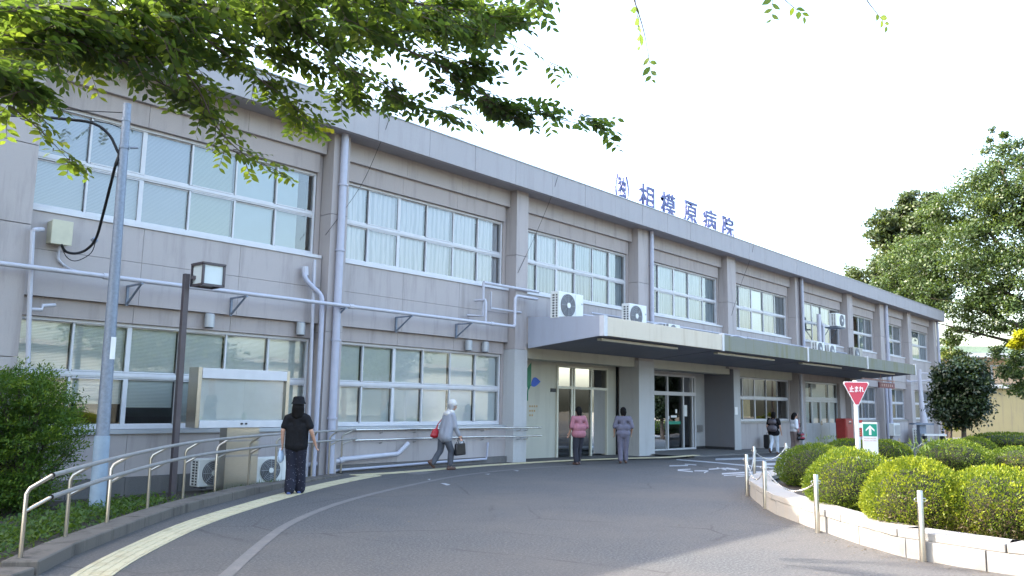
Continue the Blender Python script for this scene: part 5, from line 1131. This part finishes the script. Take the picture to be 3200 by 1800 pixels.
def face(t, c, f, l, u):
    mb = MB()
    for k in (-1, 1): ell(mb, c+f*.080+l*k*.031+u*.008, (.010, .012, .008), None, 10)
    mb.build('eyes', MT['black'], t, smooth=True); mb = MB(); ell(mb, c+f*.090-u*.052, (.008, .02, .005), None, 10); mb.build('lips', plain('lips', (.35, .12, .10), .5), t, smooth=True)
def legs(hipz, lhip, lk, la, rhip, rk, ra, rt_=.078, rk_=.052, ra_=.038):
    return [('c', lhip, lk, rt_, rk_), ('c', lk, la, rk_, ra_), ('c', rhip, rk, rt_, rk_), ('c', rk, ra, rk_, ra_)]
def shoe(t, a, mat, fwd=(1, 0, 0), pitch=0, L=.24):
    a = np.array(a, float); f = V(*fwd); f = f/np.linalg.norm(f); f2 = f*math.cos(pitch)+V(0, 0, -math.sin(pitch)); u2 = V(0, 0, math.cos(pitch))+f*math.sin(pitch)
    c = a-u2*.045
    return fuse('shoe', [('c', c-f2*.05, c+f2*(L-.12), .038, .036), ('c', c-f2*.045, c-f2*.02+u2*.05, .037, .036), ('c', c-f2*.02+u2*.01, c+f2*.06+u2*.012, .04, .036)], mat, t, .010, 2)
TX = dict(tee=plain('black_cotton', (.010, .010, .012), .85, 0, .2, 30, .3, 90, spec=.2), grey=plain('grey_striped_knit', (.30, .31, .35), .9, 0, .25, 26, .5, 60, (8, 8, .6)), trg=plain('charcoal_trousers', (.075, .08, .095), .9, 0, .2, 20, .3, 60), brown=plain('brown_leather', (.09, .045, .032), .5), redl=plain('red_leather', (.38, .012, .02), .4), blackl=plain('black_leather', (.012, .012, .014), .3),
  wht=plain('white_cotton', (.62, .66, .72), .85, 0, .08, 10, .3, 50), khaki=plain('taupe_trousers', (.19, .145, .135), .85, 0, .12, 10, .3, 50), whj=plain('white_jeans', (.56, .62, .70), .85, 0, .08, 10, .3, 50), pink=plain('pink_cotton', (.33, .13, .16), .85, 0, .15, 12), lav=plain('lavender_cotton', (.13, .125, .17), .85, 0, .15, 12), bluesh=plain('blue_canvas', (.07, .10, .26), .7), pack=plain('taupe_nylon', (.10, .085, .095), .6), bagb=plain('pale_blue_plastic', (.42, .52, .66), .3, 0, .12, 14), ivory=plain('ivory_knit', (.62, .59, .56), .9, 0, .1, 30, .6, 90), skirt=plain('dark_trousers', (.02, .02, .03), .85))
def dotted():
    m, t, b = nodes('dotted_navy_trousers'); v = coords(t, (1, 1, 1)); vo = t.nodes.new('ShaderNodeTexVoronoi'); vo.inputs['Scale'].default_value = 26; t.links.new(v, vo.inputs['Vector'])
    t.links.new(ramp(t, vo.outputs['Distance'], [(.13, (.16, .16, .22)), (.2, (.008, .009, .022))]), b.inputs['Base Color']); b.inputs['Roughness'].default_value = .85; return m
TX['dots'] = dotted()
# --- woman in black tee and bucket hat, walking away up the ramp
def A1(t):
    lh, rh = V(0, .085, .80), V(0, -.085, .80); lk, la = V(.03, .075, .44), V(-.02, .07, .085); rk, ra = V(.07, -.075, .45), V(.13, -.07, .085)
    ls, rs_ = V(-.01, .160, 1.255), V(-.01, -.160, 1.255); le, lw = V(-.05, .225, 1.04), V(-.02, .225, .83); re, rw = V(-.03, -.245, 1.04), V(.06, -.30, .83)
    c, f, l, u, hd = skull((.02, 0, 1.455), (1, .05, -.04))
    body = hd+[('c', (-.01, 0, 1.26), (.01, 0, 1.40), .058, .050), ('c', (0, .08, 1.22), (0, -.08, 1.22), .07, .07), ('c', (0, .04, .95), (0, -.04, .95), .08, .08), ('c', (0, 0, 1.2), (0, 0, .9), .08, .08), ('c', ls, le, .047, .036), ('c', le, lw, .036, .024), ('c', rs_, re, .047, .036), ('c', re, rw, .036, .024)]+legs(.8, lh, lk, la, rh, rk, ra)+hand(le, lw, 1.2, -1, (1, 0, 0))+hand(re, rw, .7, 1, (1, 0, 0))
    fuse('body', body, MT['skin'], t, .010, 3); face(t, c, f, l, u)
    fuse('shirt', [('c', (0, 0, 1.24), (0, 0, .84), .098, .115), ('c', (0, .105, 1.25), (0, -.105, 1.25), .090, .090), ('c', (0, .085, 1.05), (0, -.085, 1.05), .105, .105), ('c', (0, .075, .80), (0, -.075, .80), .118, .118), ('c', (0, .09, 1.1), (0, .08, .80), .10, .11), ('c', (0, -.09, 1.1), (0, -.08, .80), .10, .11), ('c', ls, ls*.35+le*.65, .062, .066), ('c', rs_, rs_*.35+re*.65, .062, .066), ('c', (-.01, .09, 1.285), (0, -.09, 1.285), .06, .06), ('c', (-.01, 0, 1.29), (0, 0, 1.335), .075, .062)], TX['tee'], t, .012, 4, .006)
    fuse('trousers', [('c', (0, .07, .80), (0, -.07, .80), .115, .115), ('c', lh, lk, .10, .085), ('c', lk, la+V(0, 0, .0), .082, .092), ('c', rh, rk, .10, .085), ('c', rk, ra, .082, .092)], TX['dots'], t, .012, 4, .007)
    fuse('hair', [('e', (.00, 0, 1.465), (.102, .104, .105)), ('c', (-.04, .04, 1.42), (-.05, .055, 1.29), .065, .050), ('c', (-.04, -.04, 1.42), (-.05, -.055, 1.29), .065, .050), ('c', (-.055, 0, 1.42), (-.07, 0, 1.28), .06, .05)], MT['hairb'], t, .010, 2, .014)
    mb = MB(); mb.tube([(.01, 0, 1.49), (.01, 0, 1.50), (.008, 0, 1.525), (.005, 0, 1.60), (.005, 0, 1.615), (.005, 0, 1.62)], [.125, .122, .103, .090, .07, .01], 22); mb.build('hat', TX['tee'], t, smooth=True)
    shoe(t, la+V(0, 0, -.01), TX['bluesh']); shoe(t, ra+V(0, 0, -.01), TX['bluesh'])
wa = at_z(918, 1545, 0); wa[2] = .0; hdg = math.atan2(.70, .72)
PA = person('person in black shirt, black bucket hat and dotted navy trousers walking up the ramp', wa, hdg, 1.63, A1, 'people walking to the entrance')
def held(name, label, cat, pl, local, builder):
    "a bag at a point given in the person's own frame"
    bpy.context.view_layer.update(); mw = Matrix.Translation(pl.location) @ pl.rotation_euler.to_matrix().to_4x4() @ Matrix.Diagonal((*pl.scale, 1)); p = mw @ Vector(local); t = thing(name, label, cat, p); t.rotation_euler = pl.rotation_euler; LOCAL.add(t.name); builder(t); return t
def bagA(t): fuse('bag', [('e', (0, 0, -.14), (.075, .045, .12)), ('c', (0, .01, -.02), (0, 0, -.12), .02, .05), ('e', (.03, 0, -.17), (.06, .05, .07))], TX['bagb'], t, .011, 2, .014)
held('plastic_bag', 'pale blue plastic bag hanging from the left hand of the person in black', 'bag', PA, (-.01, .25, .76), bagA)
# --- elderly person in a grey hooded jacket, stooped, walking to the right
def A2(t):
    lh, rh = V(-.03, .08, .74), V(-.03, -.08, .74); lk, la = V(-.06, .08, .42), V(-.26, .08, .15); rk, ra = V(.12, -.08, .42), V(.10, -.08, .075)
    ls, rs_ = V(.10, .15, 1.20), V(.10, -.15, 1.20); le, lw = V(.06, .20, .95), V(.16, .18, .76); re, rw = V(.14, -.20, .95), V(.24, -.20, .76)
    c, f, l, u, hd = skull((.19, 0, 1.42), (1, 0, -.12))
    body = hd+[('c', (.11, 0, 1.22), (.17, 0, 1.36), .055, .048), ('c', (.08, .07, 1.15), (.08, -.07, 1.15), .07, .07), ('c', (.0, .04, .85), (.0, -.04, .85), .08, .08), ('c', (.07, 0, 1.15), (-.02, 0, .82), .08, .08), ('c', ls, le, .042, .034), ('c', le, lw, .034, .023), ('c', rs_, re, .042, .034), ('c', re, rw, .034, .023)]+legs(.74, lh, lk, la, rh, rk, ra, .07, .05, .038)+hand(le, lw, .8, -1, (1, 0, 0))+hand(re, rw, 1.2, 1, (1, 0, 0))
    fuse('body', body, MT['skin'], t, .010, 3); face(t, c, f, l, u)
    fuse('jacket', [('c', (.07, 0, 1.17), (-.02, 0, .78), .11, .13), ('c', (.08, .09, 1.16), (-.01, .09, .72), .10, .125), ('c', (.08, -.09, 1.16), (-.01, -.09, .72), .10, .125), ('c', (.08, 0, 1.16), (-.01, 0, .72), .115, .135), ('c', ls, le, .068, .058), ('c', le, lw*.9+le*.1, .056, .048), ('c', rs_, re, .068, .058), ('c', re, rw*.9+re*.1, .056, .048)], TX['grey'], t, .012, 5, .006)
    fuse('hood', [('c', (.10, .07, 1.27), (.10, -.07, 1.27), .062, .062), ('c', (.03, .05, 1.23), (.03, -.05, 1.23), .06, .06), ('c', (.17, .0, 1.27), (.10, 0, 1.29), .06, .07)], TX['ivory'], t, .012, 3, .006)
    fuse('trousers', [('c', (-.02, .06, .74), (-.02, -.06, .74), .11, .11), ('c', lh, lk, .092, .075), ('c', lk, la, .074, .062), ('c', rh, rk, .092, .075), ('c', rk, ra+V(0, 0, .05), .074, .066)], TX['trg'], t, .012, 4, .006)
    fuse('hair', [('e', (.165, 0, 1.44), (.095, .088, .105)), ('c', (.12, .03, 1.42), (.11, .04, 1.33), .06, .045), ('c', (.12, -.03, 1.42), (.11, -.04, 1.33), .06, .045)], plain('grey_hair', (.34, .33, .33), .8, 0, .2, 60), t, .010, 2, .006)
    fuse('hat', [('e', (.17, 0, 1.465), (.105, .098, .10)), ('c', (.235, .05, 1.445), (.235, -.05, 1.445), .028, .028)], TX['ivory'], t, .011, 2, .004)
    shoe(t, la+V(-.02, 0, .03), TX['brown'], (1, 0, 0), .75); shoe(t, ra+V(0, 0, 0), TX['brown'])
    MB().tube(bez([(.14, .02, 1.30), (.02, .13, 1.14), (-.09, .19, .98), (-.13, .17, .86)], 5), .012, 6).build('bag_strap', TX['redl'], t, smooth=True)
wb = at_z(1388, 1468, 0); wb[2] = 0
PB_ = person('stooped elderly person in grey hooded jacket and pale hat carrying two bags', wb, math.radians(-12), 1.70, A2, 'people walking to the entrance')
def bagR(t): fuse('bag', [('e', (0, 0, 0), (.105, .06, .115)), ('e', (-.02, 0, -.05), (.12, .065, .07)), ('c', (.03, 0, .1), (.06, 0, .2), .03, .015)], TX['redl'], t, .011, 3, .006)
held('shoulder_bag', 'red leather shoulder bag at the back of the elderly person', 'bag', PB_, (-.17, .14, .80), bagR)
def bagT(t):
    MB().prism([(-.13, -.05, -.40), (.17, -.05, -.38), (.15, -.04, -.10), (-.11, -.04, -.12)], (0, .10, 0)).build('bag', TX['blackl'], t, .02, True)
    for s_ in (-.04, .04): MB().tube(bez([(-.06, s_, -.12), (-.03, s_*.6, -.02), (.02, 0, .03), (.07, s_*.6, -.02), (.10, s_, -.11)], 4), .009, 6).build('handle', TX['blackl'], t, smooth=True)
    box('papers', .06, .13, -.02, .02, -.11, -.03, TX['wht'], None) if False else MB().box(.02, .12, -.015, .02, -.125, -.03).build('papers', TX['wht'], t)
held('tote_bag', 'black leather tote bag held low by the elderly person', 'bag', PB_, (.26, -.20, .69), bagT)
# --- person with a rucksack, white jeans
def A3(t):
    lh, rh = V(0, .085, .80), V(0, -.085, .80); lk, la = V(-.02, .08, .44), V(-.24, .075, .16); rk, ra = V(.12, -.075, .45), V(.16, -.07, .085)
    ls, rs_ = V(0, .17, 1.28), V(0, -.17, 1.28); le, lw = V(-.06, .23, 1.03), V(.05, .23, .82); re, rw = V(.0, -.24, 1.03), V(.10, -.24, .82)
    c, f, l, u, hd = skull((.03, 0, 1.46), (1, -.15, -.05))
    body = hd+[('c', (0, 0, 1.26), (.02, 0, 1.40), .058, .050), ('c', (0, .08, 1.22), (0, -.08, 1.22), .07, .07), ('c', (0, .04, .92), (0, -.04, .92), .08, .08), ('c', (0, 0, 1.2), (0, 0, .9), .08, .08), ('c', ls, le, .047, .036), ('c', le, lw, .036, .024), ('c', rs_, re, .047, .036), ('c', re, rw, .036, .024)]+legs(.8, lh, lk, la, rh, rk, ra)+hand(le, lw, .8, -1, (1, 0, 0))+hand(re, rw, .8, 1, (1, 0, 0))
    fuse('body', body, MT['skin'], t, .011, 3); face(t, c, f, l, u)
    fuse('shirt', [('c', (0, 0, 1.24), (0, 0, .84), .098, .115), ('c', (0, .11, 1.24), (0, -.11, 1.24), .095, .095), ('c', (0, .09, 1.0), (0, -.09, 1.0), .115, .115), ('c', (0, .09, .80), (0, -.09, .80), .13, .13), ('c', ls, ls*.4+le*.6, .07, .066), ('c', rs_, rs_*.4+re*.6, .07, .066)], TX['tee'], t, .013, 4, .006)
    fuse('trousers', [('c', (0, .07, .80), (0, -.07, .80), .11, .11), ('c', lh, lk, .095, .07), ('c', lk, la, .068, .058), ('c', rh, rk, .095, .07), ('c', rk, ra, .068, .058)], TX['whj'], t, .013, 4, .006)
    fuse('hair', [('e', (.01, 0, 1.49), (.105, .095, .10)), ('c', (-.03, .03, 1.44), (-.03, .03, 1.38), .065, .05), ('c', (-.03, -.03, 1.44), (-.03, -.03, 1.38), .065, .05)], MT['hairb'], t, .011, 2, .008)
    shoe(t, la+V(-.02, 0, .03), TX['brown'], (1, 0, 0), .7); shoe(t, ra, TX['brown'])
wc = at_z(2420, 1413, -.05); zg = gz(wc[0])+.0; wc[2] = zg
PC = person('person in black top and white jeans with a grey rucksack walking away', wc, math.radians(5), 1.58, A3, 'people walking past the doors')
def ruck(t):
    fuse('pack', [('c', (0, .06, .12), (0, -.06, .12), .10, .10), ('c', (-.02, .07, -.12), (-.02, -.07, -.12), .12, .12), ('c', (-.08, .05, -.12), (-.08, -.05, -.12), .07, .07)], TX['pack'], t, .013, 3, .005)
    for s_ in (-1, 1): MB().tube(bez([(.02, s_*.09, .20), (.12, s_*.10, .24), (.20, s_*.11, .14), (.20, s_*.12, -.05), (.06, s_*.13, -.18)], 4), .016, 6).build('strap', TX['pack'], t, smooth=True)
held('rucksack', 'taupe rucksack on the back of the person in white jeans', 'bag', PC, (-.17, 0, 1.08), ruck)
# --- person in white blouse, taupe trousers, looking at a phone
def A4(t):
    lh, rh = V(0, .085, .82), V(0, -.085, .82); lk, la = V(.02, .08, .46), V(-.02, .08, .085); rk, ra = V(.05, -.08, .46), V(.06, -.08, .085)
    ls, rs_ = V(0, .15, 1.27), V(0, -.15, 1.27); le, lw = V(.02, .20, 1.03), V(.20, .14, 1.06); re, rw = V(-.02, -.21, 1.02), V(.06, -.22, .82)
    c, f, l, u, hd = skull((.06, 0, 1.45), (1, -.1, -.45))
    body = hd+[('c', (0, 0, 1.25), (.035, 0, 1.39), .052, .046), ('c', (0, .07, 1.20), (0, -.07, 1.20), .065, .065), ('c', (0, .04, .92), (0, -.04, .92), .08, .08), ('c', (0, 0, 1.2), (0, 0, .9), .075, .075), ('c', ls, le, .042, .034), ('c', le, lw, .034, .023), ('c', rs_, re, .042, .034), ('c', re, rw, .034, .023)]+legs(.82, lh, lk, la, rh, rk, ra, .075, .05, .036)+hand(le, lw, 1.2, -1, (0, 0, 1))+hand(re, rw, 1.1, 1, (1, 0, 0))
    fuse('body', body, MT['skin'], t, .011, 3); face(t, c, f, l, u)
    fuse('blouse', [('c', (0, 0, 1.22), (0, 0, .92), .092, .11), ('c', (0, .095, 1.22), (0, -.095, 1.22), .09, .09), ('c', (0, .08, 1.05), (0, -.08, 1.05), .115, .115), ('c', (0, .07, .90), (0, -.07, .90), .115, .115), ('c', ls, le, .068, .072), ('c', rs_, re, .068, .072), ('c', le, le*.5+lw*.5, .07, .05)], TX['wht'], t, .013, 4, .008)
    fuse('trousers', [('c', (0, .065, .86), (0, -.065, .86), .108, .108), ('c', lh, lk, .11, .10), ('c', lk, la+V(0, 0, .06), .10, .10), ('c', rh, rk, .11, .10), ('c', rk, ra+V(0, 0, .06), .10, .10)], TX['khaki'], t, .013, 4, .006)
    fuse('hair', [('e', (.03, 0, 1.48), (.105, .094, .10)), ('c', (-.02, .03, 1.44), (-.05, .04, 1.33), .065, .045), ('c', (-.02, -.03, 1.44), (-.05, -.04, 1.33), .065, .045)], MT['hairb'], t, .011, 2, .007)
    shoe(t, la, TX['wht']); shoe(t, ra, TX['wht'])
wd = at_z(2484, 1414, -.05); wd[2] = gz(wd[0])
PDn = person('person in white blouse and taupe trousers looking down at a phone', wd, math.radians(-35), 1.58, A4, 'people walking past the doors')
def phone(t): MB().box(-.04, .04, -.006, .006, -.075, .075).build('case', TX['blackl'], t, .004)
held('phone', 'black phone held up by the person in the white blouse', 'phone', PDn, (.31, .11, 1.10), phone)
def bagD(t):
    fuse('bag', [('c', (-.08, 0, .0), (.10, 0, 0), .06, .06), ('c', (-.09, 0, -.16), (.11, 0, -.16), .07, .07), ('c', (0, 0, 0), (0, 0, -.16), .07, .07)], TX['blackl'], t, .012, 2); fuse('front_panel', [('c', (.0, -.05, -.02), (.09, -.05, -.02), .04, .04), ('c', (.0, -.055, -.14), (.09, -.055, -.14), .045, .045)], plain('red_patterned_cloth', (.28, .03, .05), .7, 0, .7, 30), t, .012, 2)
    MB().tube(bez([(-.06, 0, .05), (-.03, .02, .30), (.0, .05, .52)], 4), .012, 6).build('strap', plain('pink_strap', (.42, .16, .20), .7), t, smooth=True)
held('patterned_bag', 'black and red patterned bag at the side of the person in white blouse', 'bag', PDn, (.08, -.27, .78), bagD)
sc_ = at_y(2474, 1402, 13.6); zz_ = gz(sc_[0])+.05
t = thing('suitcase', 'small black suitcase standing by the wall behind the walkers', 'suitcase', (sc_[0]+.2, 14.75, zz_)); box('case', sc_[0]+.0, sc_[0]+.42, 14.55, 14.8, zz_+.04, zz_+.58, TX['blackl'], t, .03)
for s_ in (.06, .36): MB().cyl((sc_[0]+s_, 14.6, zz_+.02), (sc_[0]+s_, 14.75, zz_+.02), .03, 10).build('wheel', MT['dark'], t)
MB().tube([(sc_[0]+.1, 14.68, zz_+.58), (sc_[0]+.1, 14.68, zz_+.66), (sc_[0]+.32, 14.68, zz_+.66), (sc_[0]+.32, 14.68, zz_+.58)], .01, 6).build('handle', MT['dark'], t)
# --- two people by the first doorway
def mk(shirt, trou, wide=1.0):
    def f_(t):
        lh, rh = V(0, .085, .80), V(0, -.085, .80); lk, la = V(.05, .08, .44), V(.0, .08, .085); rk, ra = V(.08, -.08, .45), V(.14, -.08, .085)
        ls, rs_ = V(0, .17, 1.27), V(0, -.17, 1.27); le, lw = V(-.02, .25, 1.03), V(.10, .24, .84); re, rw = V(-.02, -.25, 1.03), V(.12, -.24, .84)
        c, f, l, u, hd = skull((.04, 0, 1.455), (1, 0, -.15))
        body = hd+[('c', (0, 0, 1.26), (.025, 0, 1.40), .056, .048), ('c', (0, .08, 1.22), (0, -.08, 1.22), .07, .07), ('c', (0, .04, .92), (0, -.04, .92), .08, .08), ('c', (0, 0, 1.2), (0, 0, .9), .08, .08), ('c', ls, le, .047, .036), ('c', le, lw, .036, .024), ('c', rs_, re, .047, .036), ('c', re, rw, .036, .024)]+legs(.8, lh, lk, la, rh, rk, ra)+hand(le, lw, .8, -1, (1, 0, 0))+hand(re, rw, .8, 1, (1, 0, 0))
        fuse('body', body, MT['skin'], t, .012, 3); face(t, c, f, l, u)
        fuse('shirt', [('c', (0, 0, 1.24), (0, 0, .84), .098, .115), ('c', (0, .11, 1.23), (0, -.11, 1.23), .095, .095), ('c', (0, .09, 1.0), (0, -.09, 1.0), .12*wide, .12*wide), ('c', (0, .08, .84), (0, -.08, .84), .125*wide, .125*wide), ('c', ls, le, .068, .06), ('c', rs_, re, .068, .06)], shirt, t, .013, 4, .007)
        fuse('trousers', [('c', (0, .07, .80), (0, -.07, .80), .112, .112), ('c', lh, lk, .098, .078), ('c', lk, la+V(0, 0, .03), .076, .07), ('c', rh, rk, .098, .078), ('c', rk, ra+V(0, 0, .03), .076, .07)], trou, t, .013, 4, .006)
        fuse('hair', [('e', (.02, 0, 1.485), (.103, .093, .10)), ('c', (-.02, .03, 1.44), (-.03, .03, 1.37), .062, .045), ('c', (-.02, -.03, 1.44), (-.03, -.03, 1.37), .062, .045)], MT['hairb'], t, .011, 2, .007)
        shoe(t, la, TX['brown']); shoe(t, ra, TX['brown'])
    return f_
we = at_z(1808, 1452, 0); we[2] = gz(we[0]); person('person in a pink top and dark trousers at the first doorway', we, math.radians(70), 1.56, mk(TX['pink'], TX['skirt'], 1.1), 'people at the entrance')
wf = at_z(1948, 1446, 0); wf[2] = gz(wf[0]); person('person in a lavender grey top walking to the main doors', wf, math.radians(40), 1.58, mk(TX['lav'], TX['lav']), 'people at the entrance')
